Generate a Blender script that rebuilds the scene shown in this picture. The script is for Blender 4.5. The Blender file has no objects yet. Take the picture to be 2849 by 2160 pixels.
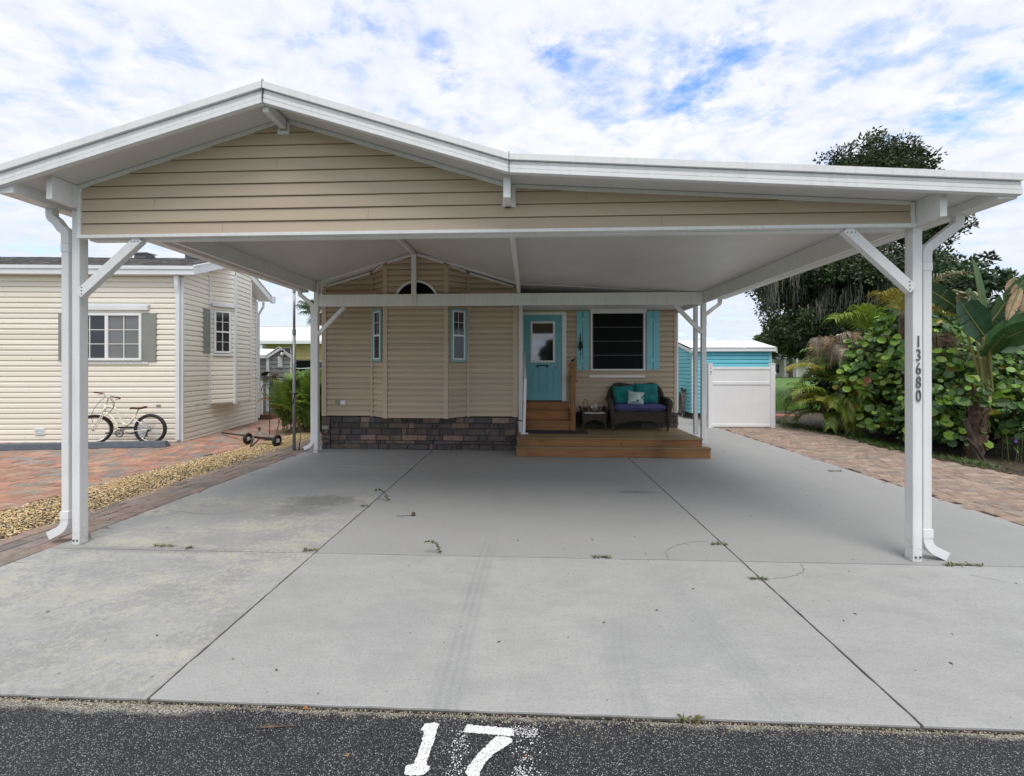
import bpy, math, random
from math import sin, cos, pi, radians, hypot, atan2
from mathutils import Vector, Matrix, Quaternion
random.seed(17)
R = random.uniform
sc = bpy.context.scene
col = sc.collection
V = Vector

# ------------------------------------------------------------------ materials
def nt(name):
    m = bpy.data.materials.new(name); m.use_nodes = True
    t = m.node_tree
    return m, t, t.nodes['Principled BSDF']

def node(t, typ, **kw):
    n = t.nodes.new(typ)
    for k, v in kw.items():
        if k.startswith('i_'):
            n.inputs[k[2:].replace('_', ' ')].default_value = v
        else:
            setattr(n, k, v)
    return n

def math_(t, op, a, b=None, c=None, clamp=False):
    n = t.nodes.new('ShaderNodeMath'); n.operation = op; n.use_clamp = clamp
    for i, x in enumerate((a, b, c)):
        if x is None: continue
        if isinstance(x, (int, float)): n.inputs[i].default_value = x
        else: t.links.new(x, n.inputs[i])
    return n.outputs[0]

def mix_(t, f, a, b, mode='MIX'):
    n = t.nodes.new('ShaderNodeMix'); n.data_type = 'RGBA'; n.blend_type = mode
    for k, x in ((0, f), (6, a), (7, b)):
        if isinstance(x, (int, float)): n.inputs[k].default_value = x
        elif isinstance(x, (tuple, list)): n.inputs[k].default_value = (*x[:3], 1)
        else: t.links.new(x, n.inputs[k])
    return n.outputs[2]

def coords(t, scale=(1, 1, 1), which='Object'):
    tc = node(t, 'ShaderNodeTexCoord')
    mp = node(t, 'ShaderNodeMapping'); mp.inputs['Scale'].default_value = scale
    t.links.new(tc.outputs[which], mp.inputs[0])
    return mp.outputs[0]

def noise_(t, vec, scale, detail=5, rough=.55, dist=0):
    n = node(t, 'ShaderNodeTexNoise')
    n.inputs['Scale'].default_value = scale; n.inputs['Detail'].default_value = detail
    n.inputs['Roughness'].default_value = rough; n.inputs['Distortion'].default_value = dist
    t.links.new(vec, n.inputs['Vector'])
    return n.outputs['Fac']

def ramp_(t, f, lo, hi, a=0., b=1.):
    n = node(t, 'ShaderNodeMapRange'); n.clamp = True
    t.links.new(f, n.inputs[0])
    for i, x in ((1, lo), (2, hi), (3, a), (4, b)): n.inputs[i].default_value = x
    return n.outputs[0]

def bump_(t, bsdf, h, strength=.3, dist=.01):
    b = node(t, 'ShaderNodeBump'); b.inputs['Strength'].default_value = strength; b.inputs['Distance'].default_value = dist
    t.links.new(h, b.inputs['Height']); t.links.new(b.outputs[0], bsdf.inputs['Normal'])

def M(name, c1, c2=None, scale=6, detail=6, rough=.5, bump=0, bscale=60, bdist=.004, tint=False, stretch=(1, 1, 1),
      metal=0, transl=0, spec=.5, lo=.35, hi=.65, fleck=None, roughvar=0):
    m, t, b = nt(name)
    v = coords(t, stretch)
    c = None
    if c2 is not None:
        c = mix_(t, ramp_(t, noise_(t, v, scale, detail), lo, hi), c1, c2)
    else:
        c = mix_(t, 0., c1, c1)
    if fleck:   # (colour, scale, threshold)
        f = ramp_(t, noise_(t, coords(t), fleck[1], 3), fleck[2], fleck[2] + .06)
        c = mix_(t, f, c, fleck[0])
    if tint:
        a = node(t, 'ShaderNodeAttribute'); a.attribute_name = 'tint'
        c = mix_(t, 1., c, a.outputs['Color'], 'MULTIPLY')
    t.links.new(c, b.inputs['Base Color'])
    b.inputs['Roughness'].default_value = rough; b.inputs['Metallic'].default_value = metal
    b.inputs['Specular IOR Level'].default_value = spec
    if roughvar:
        r = ramp_(t, noise_(t, v, scale * 2, 4), .3, .7, max(.02, rough - roughvar), rough + roughvar)
        t.links.new(r, b.inputs['Roughness'])
    if bump:
        bump_(t, b, noise_(t, v, bscale, 4), bump, bdist)
    if transl:
        tr = node(t, 'ShaderNodeBsdfTranslucent'); t.links.new(c, tr.inputs['Color'])
        mx = node(t, 'ShaderNodeMixShader'); mx.inputs[0].default_value = transl
        t.links.new(b.outputs[0], mx.inputs[1]); t.links.new(tr.outputs[0], mx.inputs[2])
        out = [n for n in t.nodes if n.type == 'OUTPUT_MATERIAL'][0]
        t.links.new(mx.outputs[0], out.inputs[0])
    return m

mt = {}
def grimy_white():
    m, t, b = nt('white_aluminium'); v = coords(t)
    c = mix_(t, ramp_(t, noise_(t, v, 3, 6), .35, .65), (.81, .81, .81), (.76, .76, .755))
    st = noise_(t, coords(t, (9, 9, .35)), 3, 6, .6)
    c = mix_(t, ramp_(t, st, .50, .72, 0, .35), c, (.60, .59, .56))
    c = mix_(t, ramp_(t, noise_(t, v, 24, 6, .7), .60, .74, 0, .45), c, (.55, .53, .48))
    g = node(t, 'ShaderNodeNewGeometry'); sp = node(t, 'ShaderNodeSeparateXYZ'); t.links.new(g.outputs['Position'], sp.inputs[0])
    foot = math_(t, 'MULTIPLY', ramp_(t, sp.outputs[2], .0, .28, 1, 0), ramp_(t, noise_(t, v, 30, 6, .7), .40, .62))
    c = mix_(t, math_(t, 'MULTIPLY', foot, .6), c, (.42, .39, .34))
    t.links.new(c, b.inputs['Base Color']); b.inputs['Roughness'].default_value = .42
    bump_(t, b, noise_(t, v, 9, 4), .08, .01)
    return m
mt['white'] = grimy_white()
mt['ceiling'] = M('ceiling_panel', (.69, .68, .66), (.64, .63, .61), 1.6, rough=.38, bump=.05, bscale=6, bdist=.01)
mt['pale'] = M('white_vinyl', (.82, .82, .82), (.77, .77, .78), 2, rough=.35)
mt['tan'] = M('tan_vinyl', (.54, .432, .32), (.50, .396, .29), 1.2, rough=.5, bump=.1, bscale=140, stretch=(.3, 1, 6), bdist=.002, tint=True)
mt['tan_trim'] = M('tan_trim', (.535, .43, .335), (.50, .40, .31), 3, rough=.45)
mt['cream'] = M('cream_vinyl', (.87, .83, .735), (.82, .775, .675), 1.0, rough=.5, bump=.1, bscale=120, stretch=(.3, .3, 6), bdist=.002, tint=True)
mt['cream_trim'] = M('cream_trim', (.78, .755, .70), (.72, .69, .63), 3, rough=.45)
mt['ltwhite'] = M('cool_white_trim', (.76, .78, .80), (.70, .72, .74), 2, rough=.4)
mt['yellow'] = M('yellow_siding', (.62, .52, .24), (.55, .46, .2), 2, rough=.6)
mt['grey_sid'] = M('grey_vinyl', (.27, .285, .285), (.23, .245, .245), 2, rough=.5)
mt['aqua'] = M('aqua_siding', (.20, .66, .78), (.18, .61, .73), 2, rough=.5, bump=.1, bscale=80)
mt['teal'] = M('teal_paint', (.15, .44, .51), (.135, .405, .475), 4, rough=.4, bump=.05, bscale=60)
mt['shutter'] = M('aqua_shutter', (.23, .58, .65), (.21, .54, .61), 4, rough=.4, bump=.08, bscale=80, stretch=(4, 4, .5))
mt['aquatrim'] = M('pale_aqua_trim', (.24, .44, .47), (.21, .40, .43), 4, rough=.4)
mt['grey_shut'] = M('grey_green_shutter', (.26, .27, .24), (.23, .24, .21), 5, rough=.5, bump=.1, bscale=80)
mt['black'] = M('black_iron', (.012, .012, .013), (.02, .019, .018), 20, rough=.45)
mt['rubber'] = M('black_rubber', (.014, .014, .015), (.022, .021, .02), 20, rough=.7, bump=.2, bscale=90)
mt['screen'] = M('dark_insect_screen', (.004, .004, .0045), (.006, .006, .007), 3, rough=.5, spec=.12)
mt['glass'] = M('dark_window_glass', (.018, .022, .026), (.03, .034, .038), 1.5, rough=.06, spec=.6)
mt['doorglass'] = M('door_glass', (.012, .013, .015), (.016, .017, .02), 3, rough=.04)
mt['doorglass'].node_tree.nodes['Principled BSDF'].inputs['IOR'].default_value = 2.4
mt['steel'] = M('galvanised_steel', (.34, .35, .37), (.27, .28, .30), 12, rough=.45, metal=.6, bump=.1, stretch=(1, 1, .3))
mt['chrome'] = M('chrome', (.75, .75, .76), (.65, .65, .66), 9, rough=.18, metal=1)
mt['bolt'] = M('bolt_grey', (.16, .17, .18), (.10, .10, .11), 40, rough=.5, metal=.5)
mt['shingle'] = M('dark_shingle', (.17, .16, .155), (.09, .086, .086), 9, rough=.9, bump=.4, bscale=40, tint=True)
mt['metalroof'] = M('white_metal_roof', (.83, .83, .82), (.76, .76, .75), 2, rough=.35)
mt['brown'] = M('brown_leather', (.14, .045, .022), (.09, .03, .015), 20, rough=.5, bump=.2)
mt['bikecream'] = M('cream_paint', (.78, .76, .62), (.75, .73, .6), 5, rough=.25)
mt['stopgrey'] = M('slate_paint', (.075, .088, .11), (.10, .112, .135), 12, rough=.6, bump=.2, bscale=50)
mt['dirt'] = M('dark_soil', (.045, .034, .025), (.085, .064, .045), 5, rough=.95, bump=.8, bscale=30, bdist=.02)
mt['tarseam'] = M('dirty_seam', (.03, .029, .027), (.075, .07, .06), 25, rough=.95)
mt['moss_s'] = M('spanish_moss', (.135, .132, .105), (.085, .085, .062), 3, rough=.95, tint=True)
mt['bark'] = M('bark', (.10, .075, .055), (.05, .038, .03), 9, rough=.95, bump=.8, bscale=18, bdist=.03, stretch=(1, 1, .3))
mt['palmbark'] = M('palm_bark', (.16, .105, .07), (.06, .04, .03), 14, rough=.95, bump=.8, bscale=30, bdist=.02)
mt['leaf'] = M('leaf_green', (1, 1, 1), (.75, .78, .7), 9, rough=.42, tint=True, transl=.22)
mt['leafd'] = M('tree_foliage', (1, 1, 1), (.7, .72, .66), .6, rough=.55, tint=True, transl=.12)
mt['dry'] = M('dry_frond', (1, 1, 1), (.7, .68, .64), 8, rough=.9, tint=True, transl=.1)
mt['stem'] = M('green_stem', (.12, .15, .045), (.20, .17, .05), 6, rough=.55, stretch=(1, 1, .3))
mt['stone'] = M('ledge_stone', (.95, .95, .95), (.6, .6, .62), 9, detail=9, rough=.85, bump=.7, bscale=22, bdist=.02, tint=True)
mt['paver'] = M('clay_paver', (1, 1, 1), (.72, .72, .72), 14, detail=8, rough=.85, bump=.35, bscale=120, bdist=.004, tint=True)
mt['chip'] = M('golden_chip', (1, 1, 1), (.7, .66, .6), 30, rough=.8, tint=True)
mt['clay'] = M('terracotta_bowl', (.16, .13, .11), (.11, .09, .075), 20, rough=.7, bump=.3)
mt['shell'] = M('white_shell', (.75, .72, .64), (.6, .56, .48), 30, rough=.5)
mt['glow'] = M('lamp_white', (.7, .7, .62), (.6, .6, .52), 9, rough=.4)
mt['mat'] = M('dark_doormat', (.028, .024, .02), (.045, .04, .032), 60, rough=1, bump=.6, bscale=200)
mt['flower'] = M('violet_petals', (.25, .10, .45), (.32, .15, .52), 20, rough=.6)
mt['sand'] = M('pale_grit', (.48, .44, .37), (.32, .29, .245), 60, rough=.95, tint=True)
mt['fabric_t'] = M('teal_plush', (.008, .20, .20), (.006, .145, .15), 9, rough=.85, bump=.25, bscale=160)
mt['fabric_p'] = M('indigo_fabric', (.055, .055, .17), (.085, .08, .22), 5, rough=.9, bump=.2, bscale=200)
mt['hose'] = M('grey_hose', (.13, .12, .12), (.18, .17, .165), 20, rough=.5)
mt['digitgrey'] = M('pewter_digit', (.14, .14, .155), (.20, .20, .215), 30, rough=.35, metal=.4)
mt['digitblack'] = M('black_digit', (.02, .02, .02), (.03, .03, .03), 30, rough=.5)
mt['palewall'] = M('pale_stucco', (.62, .58, .52), (.55, .52, .47), 2, rough=.8)

def wood(name, a, b, dark, axis):
    m, t, bs = nt(name)
    st = [9, 9, 9]; st[axis] = .7
    v = coords(t, st)
    n1 = noise_(t, v, 3.2, 9, .6, .6)
    c = mix_(t, ramp_(t, n1, .3, .7), a, b)
    kn = node(t, 'ShaderNodeTexVoronoi'); kn.inputs['Scale'].default_value = 2.3
    s2 = [1, 1.6, 1.6]; 
    if axis != 0: s2 = [1.6, 1.6, 1]
    t.links.new(coords(t, s2), kn.inputs['Vector'])
    c = mix_(t, ramp_(t, kn.outputs['Distance'], .035, .075, .85, 0), c, dark)
    g = ramp_(t, noise_(t, coords(t), 1.7, 4), .5, .75, 0, .55)
    c = mix_(t, g, c, dark)
    at = node(t, 'ShaderNodeAttribute'); at.attribute_name = 'tint'
    c = mix_(t, 1., c, at.outputs['Color'], 'MULTIPLY')
    t.links.new(c, bs.inputs['Base Color']); bs.inputs['Roughness'].default_value = .68
    bump_(t, bs, n1, .25, .004)
    return m
mt['wood'] = wood('stained_pine', (.385, .195, .075), (.26, .115, .042), (.075, .03, .012), 0)
mt['woodv'] = wood('stained_pine_post', (.34, .17, .065), (.22, .10, .036), (.07, .028, .012), 2)
mt['woodtop'] = wood('weathered_deck', (.33, .235, .115), (.225, .155, .078), (.085, .055, .03), 0)

def wicker(name, base, hi):
    m, t, b = nt(name)
    v = coords(t)
    w1 = node(t, 'ShaderNodeTexWave', wave_type='BANDS', bands_direction='X'); w1.inputs['Scale'].default_value = 22
    w2 = node(t, 'ShaderNodeTexWave', wave_type='BANDS', bands_direction='Z'); w2.inputs['Scale'].default_value = 30
    t.links.new(v, w1.inputs[0]); t.links.new(v, w2.inputs[0])
    p = math_(t, 'MULTIPLY', w1.outputs['Fac'], w2.outputs['Fac'])
    c = mix_(t, ramp_(t, p, .05, .7), base, hi)
    t.links.new(c, b.inputs['Base Color']); b.inputs['Roughness'].default_value = .6
    bump_(t, b, p, .8, .01)
    return m
mt['wicker'] = wicker('brown_wicker', (.035, .025, .02), (.12, .088, .07))

def pattern_pillow():
    m, t, b = nt('shell_print_fabric')
    v = coords(t, (1, 1, 1))
    w = node(t, 'ShaderNodeTexWave', wave_type='RINGS'); w.inputs['Scale'].default_value = 3.5; w.inputs['Distortion'].default_value = 7; w.inputs['Detail'].default_value = 2
    t.links.new(v, w.inputs[0])
    f1 = ramp_(t, w.outputs['Fac'], .80, .9)
    n = noise_(t, v, 7, 3)
    c = mix_(t, ramp_(t, n, .42, .56), (.30, .46, .44), (.50, .62, .56))
    c = mix_(t, math_(t, 'MULTIPLY', ramp_(t, w.outputs['Fac'], .35, .5), ramp_(t, n, .5, .56)), c, (.70, .74, .72))
    c = mix_(t, math_(t, 'MULTIPLY', f1, ramp_(t, n, .47, .52)), c, (.05, .09, .12))
    t.links.new(c, b.inputs['Base Color']); b.inputs['Roughness'].default_value = .9
    return m
mt['pattern'] = pattern_pillow()

def concrete():
    m, t, b = nt('driveway_concrete')
    v = coords(t)
    sep = node(t, 'ShaderNodeSeparateXYZ'); t.links.new(v, sep.inputs[0])
    x, y = sep.outputs[0], sep.outputs[1]
    n1 = noise_(t, v, .55, 6, .6); n2 = noise_(t, coords(t, (1, 2.2, 1)), 2.0, 10, .72, .15); n3 = noise_(t, v, 60, 4, .7); n4 = noise_(t, v, 9, 6, .7)
    c = mix_(t, ramp_(t, n1, .3, .7), (.352, .350, .340), (.405, .404, .392))
    c = mix_(t, ramp_(t, n2, .42, .64, 0, .62), c, (.285, .284, .278))
    c = mix_(t, ramp_(t, n4, .52, .72, 0, .3), c, (.44, .438, .43))
    pour_shade = math_(t, 'MULTIPLY', ramp_(t, y, 3.555, 3.565), ramp_(t, x, 5.1, 5.3, 1, .5))
    c = mix_(t, math_(t, 'MULTIPLY', pour_shade, .75), c, mix_(t, ramp_(t, n1, .3, .7), (.262, .261, .255), (.305, .304, .297)))  # later pour is darker; extra darkening stands in for shade under the carport
    # broom finish: faint streaks across the slab
    br = noise_(t, coords(t, (1.2, 40, 1)), 6, 3, .6)
    c = mix_(t, ramp_(t, br, .35, .65, 0, .22), c, (.305, .304, .298))
    # weathered left bay: yellowish lichen wash and rougher mottling
    left = ramp_(t, x, -1.97, -1.93, 1, 0)
    ny = math_(t, 'ADD', math_(t, 'MULTIPLY', noise_(t, coords(t, (1, 1.6, 1)), 1.1, 5, .6, .1), .5), math_(t, 'MULTIPLY', noise_(t, coords(t, (1, 1.5, 1)), 13, 8, .75, .1), .5))
    c = mix_(t, math_(t, 'MULTIPLY', left, ramp_(t, ny, .475, .57, 0, .65)), c, (.50, .475, .35))
    ng = math_(t, 'ADD', math_(t, 'MULTIPLY', noise_(t, coords(t, (1, 1.5, 1)), 2.2, 6, .65, .1), .45), math_(t, 'MULTIPLY', noise_(t, v, 24, 8, .75), .55))
    c = mix_(t, math_(t, 'MULTIPLY', left, ramp_(t, ng, .485, .56, 0, .8)), c, (.255, .255, .252))
    # greyer towards the house on the left bay
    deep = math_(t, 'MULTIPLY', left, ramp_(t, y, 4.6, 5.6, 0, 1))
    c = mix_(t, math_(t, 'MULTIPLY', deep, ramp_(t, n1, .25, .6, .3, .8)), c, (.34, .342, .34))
    def blot(cx, cy, rx, ry, colr, amt, k=.35):
        dx = math_(t, 'DIVIDE', math_(t, 'SUBTRACT', x, cx), rx); dy = math_(t, 'DIVIDE', math_(t, 'SUBTRACT', y, cy), ry)
        d = math_(t, 'SQRT', math_(t, 'ADD', math_(t, 'MULTIPLY', dx, dx), math_(t, 'MULTIPLY', dy, dy)))
        d = math_(t, 'ADD', d, math_(t, 'MULTIPLY', math_(t, 'SUBTRACT', n4, .5), 2.4))
        return ramp_(t, d, 1 - k, 1 + k, amt, 0), colr
    for a in (blot(-2.62, 4.95, .42, .20, (.13, .128, .125), .75), blot(-2.75, 4.6, .30, .14, (.10, .10, .10), .55),
              blot(-3.6, 4.55, .62, .24, (.23, .23, .228), .6), blot(1.47, 5.47, .32, .05, (.14, .142, .145), .8, .2),
              blot(.75, 2.45, .38, .24, (.25, .255, .26), .28), blot(-.9, 2.6, .26, .3, (.28, .286, .29), .28),
              blot(1.15, 2.7, .2, .5, (.29, .296, .30), .28), blot(-3.5, 3.56, .9, .06, (.22, .22, .218), .7)):
        c = mix_(t, a[0], c, a[1])
    # tyre marks: a band of fine lines curving up the middle bay
    def track(cx, bend, w, y1, amt):
        xc = math_(t, 'ADD', cx, math_(t, 'MULTIPLY', bend, math_(t, 'POWER', math_(t, 'SUBTRACT', y, 1.96), 2.)))
        d = math_(t, 'ADD', math_(t, 'SUBTRACT', x, xc), math_(t, 'MULTIPLY', math_(t, 'SUBTRACT', n4, .5), .022))
        band = ramp_(t, math_(t, 'ABSOLUTE', d), w * .55, w * 1.15, 1, 0)
        chev = math_(t, 'SINE', math_(t, 'ADD', math_(t, 'MULTIPLY', y, 190), math_(t, 'MULTIPLY', math_(t, 'ABSOLUTE', d), 260)))
        ln = math_(t, 'ADD', ramp_(t, math_(t, 'SINE', math_(t, 'MULTIPLY', d, 120)), -.8, .9, .35, .85), math_(t, 'MULTIPLY', chev, .12))
        cut = ramp_(t, y, y1 - .9, y1, 1, 0)
        f = math_(t, 'MULTIPLY', math_(t, 'MULTIPLY', band, ln), cut)
        return math_(t, 'MULTIPLY', math_(t, 'MULTIPLY', f, ramp_(t, n2, .3, .55, .4, 1.)), amt)
    c = mix_(t, track(-.42, .012, .095, 4.4, .6), c, (.22, .225, .23))
    c = mix_(t, track(.52, .16, .10, 3.3, .4), c, (.24, .246, .25))
    c = mix_(t, track(1.25, -.12, .11, 3.6, .36), c, (.24, .246, .25))
    c = mix_(t, track(2.9, .22, .11, 3.5, .3), c, (.24, .246, .25))
    # fine aggregate and broom texture
    fb_ = noise_(t, coords(t, (3, 70, 1)), 5, 4, .7)
    c = mix_(t, ramp_(t, fb_, .50, .66, 0, .5), c, (.25, .252, .254))
    c = mix_(t, ramp_(t, noise_(t, v, 130, 3, .6), .5, .62, 0, .35), c, (.47, .47, .465))
    c = mix_(t, ramp_(t, n3, .54, .64, 0, .7), c, (.27, .27, .27))
    sp = noise_(t, v, 26, 2)
    c = mix_(t, ramp_(t, sp, .735, .75, 0, .8), c, (.12, .105, .09))
    t.links.new(c, b.inputs['Base Color']); b.inputs['Roughness'].default_value = .82; b.inputs['Specular IOR Level'].default_value = .3
    h = math_(t, 'ADD', math_(t, 'MULTIPLY', n3, .5), math_(t, 'ADD', br, n4))
    bump_(t, b, h, .22, .004)
    return m
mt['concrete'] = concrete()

def asphalt(paint=False):
    m, t, b = nt('road_paint' if paint else 'road_asphalt')
    v = coords(t)
    vo = node(t, 'ShaderNodeTexVoronoi'); vo.inputs['Scale'].default_value = 185; t.links.new(v, vo.inputs['Vector'])
    v2 = node(t, 'ShaderNodeTexVoronoi'); v2.inputs['Scale'].default_value = 330; t.links.new(v, v2.inputs['Vector'])
    sp = node(t, 'ShaderNodeSeparateColor'); t.links.new(vo.outputs['Color'], sp.inputs[0])
    s2 = node(t, 'ShaderNodeSeparateColor'); t.links.new(v2.outputs['Color'], s2.inputs[0])
    stone = math_(t, 'MULTIPLY', ramp_(t, sp.outputs[0], .60, .95), ramp_(t, vo.outputs['Distance'], .30, .52, 1, 0))
    st2 = math_(t, 'MULTIPLY', ramp_(t, s2.outputs[1], .80, 1), ramp_(t, v2.outputs['Distance'], .3, .5, 1, 0))
    c = mix_(t, ramp_(t, noise_(t, v, 3, 6), .3, .7), (.012, .0125, .0155), (.023, .0235, .027))
    c = mix_(t, math_(t, 'MULTIPLY', st2, .8), c, (.26, .26, .26))
    c = mix_(t, math_(t, 'MULTIPLY', math_(t, 'MULTIPLY', stone, ramp_(t, noise_(t, v, 5, 5), .3, .65, .5, 1.)), .95), c, (.56, .56, .55))
    if paint:
        hole = math_(t, 'MULTIPLY', ramp_(t, math_(t, 'ADD', sp.outputs[1], math_(t, 'MULTIPLY', ramp_(t, noise_(t, v, 14, 5, .7), .45, .7), .22)), .74, .80), ramp_(t, vo.outputs['Distance'], .3, .5, 1, 0))
        c2 = mix_(t, ramp_(t, noise_(t, v, 40, 3), .3, .7), (.80, .80, .80), (.66, .66, .66))
        c = mix_(t, hole, c2, c)
    else:
        sep = node(t, 'ShaderNodeSeparateXYZ'); t.links.new(v, sep.inputs[0])
        n = noise_(t, coords(t, (1, 1, 1)), 3.2, 6, .65)
        e = math_(t, 'ADD', sep.outputs[1], math_(t, 'MULTIPLY', math_(t, 'SUBTRACT', n, .5), .16))
        g = ramp_(t, math_(t, 'ADD', e, math_(t, 'MULTIPLY', ramp_(t, math_(t, 'ABSOLUTE', math_(t, 'ADD', sep.outputs[0], 2.15)), .15, .75, 1, 0), .05)), 1.922, 1.952)
        gr = mix_(t, ramp_(t, sp.outputs[2], .2, .8), (.16, .15, .125), (.50, .46, .39))
        c = mix_(t, math_(t, 'MULTIPLY', g, ramp_(t, sp.outputs[0], .12, .25)), c, gr)
    t.links.new(c, b.inputs['Base Color'])
    b.inputs['Roughness'].default_value = .75 if paint else .62
    bump_(t, b, math_(t, 'SUBTRACT', 1., vo.outputs['Distance']), .35 if paint else .9, .006)
    return m
mt['asphalt'] = asphalt(); mt['paint'] = asphalt(True)

def lawn_mat():
    m, t, b = nt('lawn_turf')
    v = coords(t)
    c = mix_(t, ramp_(t, noise_(t, v, .35, 6), .3, .7), (.075, .16, .022), (.105, .20, .032))
    c = mix_(t, ramp_(t, noise_(t, v, 18, 6, .7), .4, .65, 0, .6), c, (.055, .11, .018))
    c = mix_(t, ramp_(t, noise_(t, v, 2, 5), .58, .72, 0, .5), c, (.19, .19, .06))
    t.links.new(c, b.inputs['Base Color']); b.inputs['Roughness'].default_value = .9
    bump_(t, b, noise_(t, v, 60, 4), .8, .03)
    return m
mt['lawn'] = lawn_mat()

def blinds():
    m, t, b = nt('glass_over_blinds')
    v = coords(t)
    sep = node(t, 'ShaderNodeSeparateXYZ'); t.links.new(v, sep.inputs[0])
    s = math_(t, 'SINE', math_(t, 'MULTIPLY', sep.outputs[2], 2 * pi / .026))
    c = mix_(t, ramp_(t, s, -.6, .8), (.085, .09, .09), (.26, .265, .255))
    c = mix_(t, ramp_(t, noise_(t, v, 1.6, 5), .4, .65, 0, .5), c, (.14, .145, .15))
    t.links.new(c, b.inputs['Base Color']); b.inputs['Roughness'].default_value = .35
    b.inputs['Coat Weight'].default_value = .7; b.inputs['Coat Roughness'].default_value = .03
    return m
mt['blinds'] = blinds()

# ------------------------------------------------------------------ mesh helpers
class MB:
    def __init__(s): s.v = []; s.f = []; s.c = []; s.col = (1, 1, 1)
    def add(s, pts, faces, c=None):
        o = len(s.v); s.v += [tuple(p) for p in pts]
        for f in faces:
            s.f.append([i + o for i in f]); s.c.append(c or s.col)
        return s
    def box(s, x0, x1, y0, y1, z0, z1, c=None):
        p = [(x0, y0, z0), (x1, y0, z0), (x1, y1, z0), (x0, y1, z0), (x0, y0, z1), (x1, y0, z1), (x1, y1, z1), (x0, y1, z1)]
        return s.add(p, [(0, 3, 2, 1), (4, 5, 6, 7), (0, 1, 5, 4), (1, 2, 6, 5), (2, 3, 7, 6), (3, 0, 4, 7)], c)
    def prism(s, poly, vec, c=None):
        n = len(poly); a = [V(p) for p in poly]; b = [p + V(vec) for p in a]
        nrm = V((0, 0, 0))
        for i in range(n): nrm += a[i].cross(a[(i + 1) % n])
        fl = nrm.dot(V(vec)) > 0
        f0 = list(range(n)); f1 = list(range(n, 2 * n))
        fs = [f0[::-1] if fl else f0, f1 if fl else f1[::-1]]
        for i in range(n):
            j = (i + 1) % n
            q = (i, j, j + n, i + n)
            fs.append(q if fl else q[::-1])
        return s.add(a + b, fs, c)
    def bar(s, a, b, w, d, up=(0, 0, 1), c=None):   # square bar from a to b, w across, d along up-ish
        a, b = V(a), V(b); t = (b - a).normalized(); u = V(up)
        x = t.cross(u)
        if x.length < 1e-4: x = t.cross(V((1, 0, 0)))
        x.normalize(); y = x.cross(t)
        q = [(-.5, -.5), (.5, -.5), (.5, .5), (-.5, .5)]
        poly = [a + x * w * i + y * d * j for i, j in q]
        return s.prism(poly, b - a, c)
    def tube(s, pts, r, n=8, c=None, cap=True):
        pts = [V(p) for p in pts]; m = len(pts)
        rs = r if isinstance(r, (list, tuple)) else [r] * m
        t0 = (pts[1] - pts[0]).normalized()
        x = t0.cross(V((0, 0, 1)))
        if x.length < 1e-3: x = t0.cross(V((0, 1, 0)))
        x.normalize(); vs = []; tp = t0
        for i, p in enumerate(pts):
            t = (pts[min(i + 1, m - 1)] - pts[max(i - 1, 0)])
            t = t.normalized() if t.length > 1e-7 else tp
            q = tp.rotation_difference(t); x = (q @ x).normalized(); tp = t
            y = t.cross(x)
            for k in range(n):
                a = 2 * pi * k / n
                vs.append(p + (x * cos(a) + y * sin(a)) * rs[i])
        fs = []
        for i in range(m - 1):
            for k in range(n):
                fs.append((i * n + k, i * n + (k + 1) % n, (i + 1) * n + (k + 1) % n, (i + 1) * n + k))
        if cap: fs += [list(range(n))[::-1], list(range((m - 1) * n, m * n))]
        return s.add(vs, fs, c)
    def ring(s, ctr, nrm, R0, r, n=28, k=8, c=None):
        nrm = V(nrm).normalized(); a = nrm.cross(V((0, 0, 1)))
        if a.length < 1e-3: a = V((1, 0, 0))
        a.normalize(); b = nrm.cross(a); vs = []; fs = []
        for i in range(n):
            t = 2 * pi * i / n; d = a * cos(t) + b * sin(t)
            for j in range(k):
                u = 2 * pi * j / k
                vs.append(V(ctr) + d * (R0 + r * cos(u)) + nrm * r * sin(u))
        for i in range(n):
            for j in range(k):
                fs.append((i * k + j, ((i + 1) % n) * k + j, ((i + 1) % n) * k + (j + 1) % k, i * k + (j + 1) % k))
        return s.add(vs, fs, c)
    def lathe(s, prof, ctr=(0, 0, 0), n=20, c=None):
        vs = []; fs = []; m = len(prof)
        for r, z in prof:
            for k in range(n):
                a = 2 * pi * k / n
                vs.append((ctr[0] + r * cos(a), ctr[1] + r * sin(a), ctr[2] + z))
        for i in range(m - 1):
            for k in range(n):
                fs.append((i * n + k, i * n + (k + 1) % n, (i + 1) * n + (k + 1) % n, (i + 1) * n + k))
        fs += [list(range(n))[::-1], list(range((m - 1) * n, m * n))]
        return s.add(vs, fs, c)
    def sweep(s, path, side, w, d, c=None):  # rectangular duct: w in the bend plane, d along side
        P = [V(p) for p in path]; side = V(side).normalized(); m = len(P); vs = []
        for i, p in enumerate(P):
            t = (P[min(i + 1, m - 1)] - P[max(i - 1, 0)]).normalized()
            nn = t.cross(side).normalized()
            ww = w[i] if isinstance(w, list) else w
            dd = d[i] if isinstance(d, list) else d
            for a, b in ((-.5, -.5), (.5, -.5), (.5, .5), (-.5, .5)):
                vs.append(p + nn * ww * a + side * dd * b)
        fs = []
        for i in range(m - 1):
            for k in range(4):
                fs.append((i * 4 + k, i * 4 + (k + 1) % 4, (i + 1) * 4 + (k + 1) % 4, (i + 1) * 4 + k))
        fs += [(3, 2, 1, 0), tuple(range(m * 4 - 4, m * 4))]
        return s.add(vs, fs, c)
    def sphere(s, ctr, r, n=12, c=None):
        m = n // 2
        prof = [(max(1e-4, r * sin(pi * i / m)), -r * cos(pi * i / m)) for i in range(m + 1)]
        return s.lathe(prof, ctr, n, c)
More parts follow.
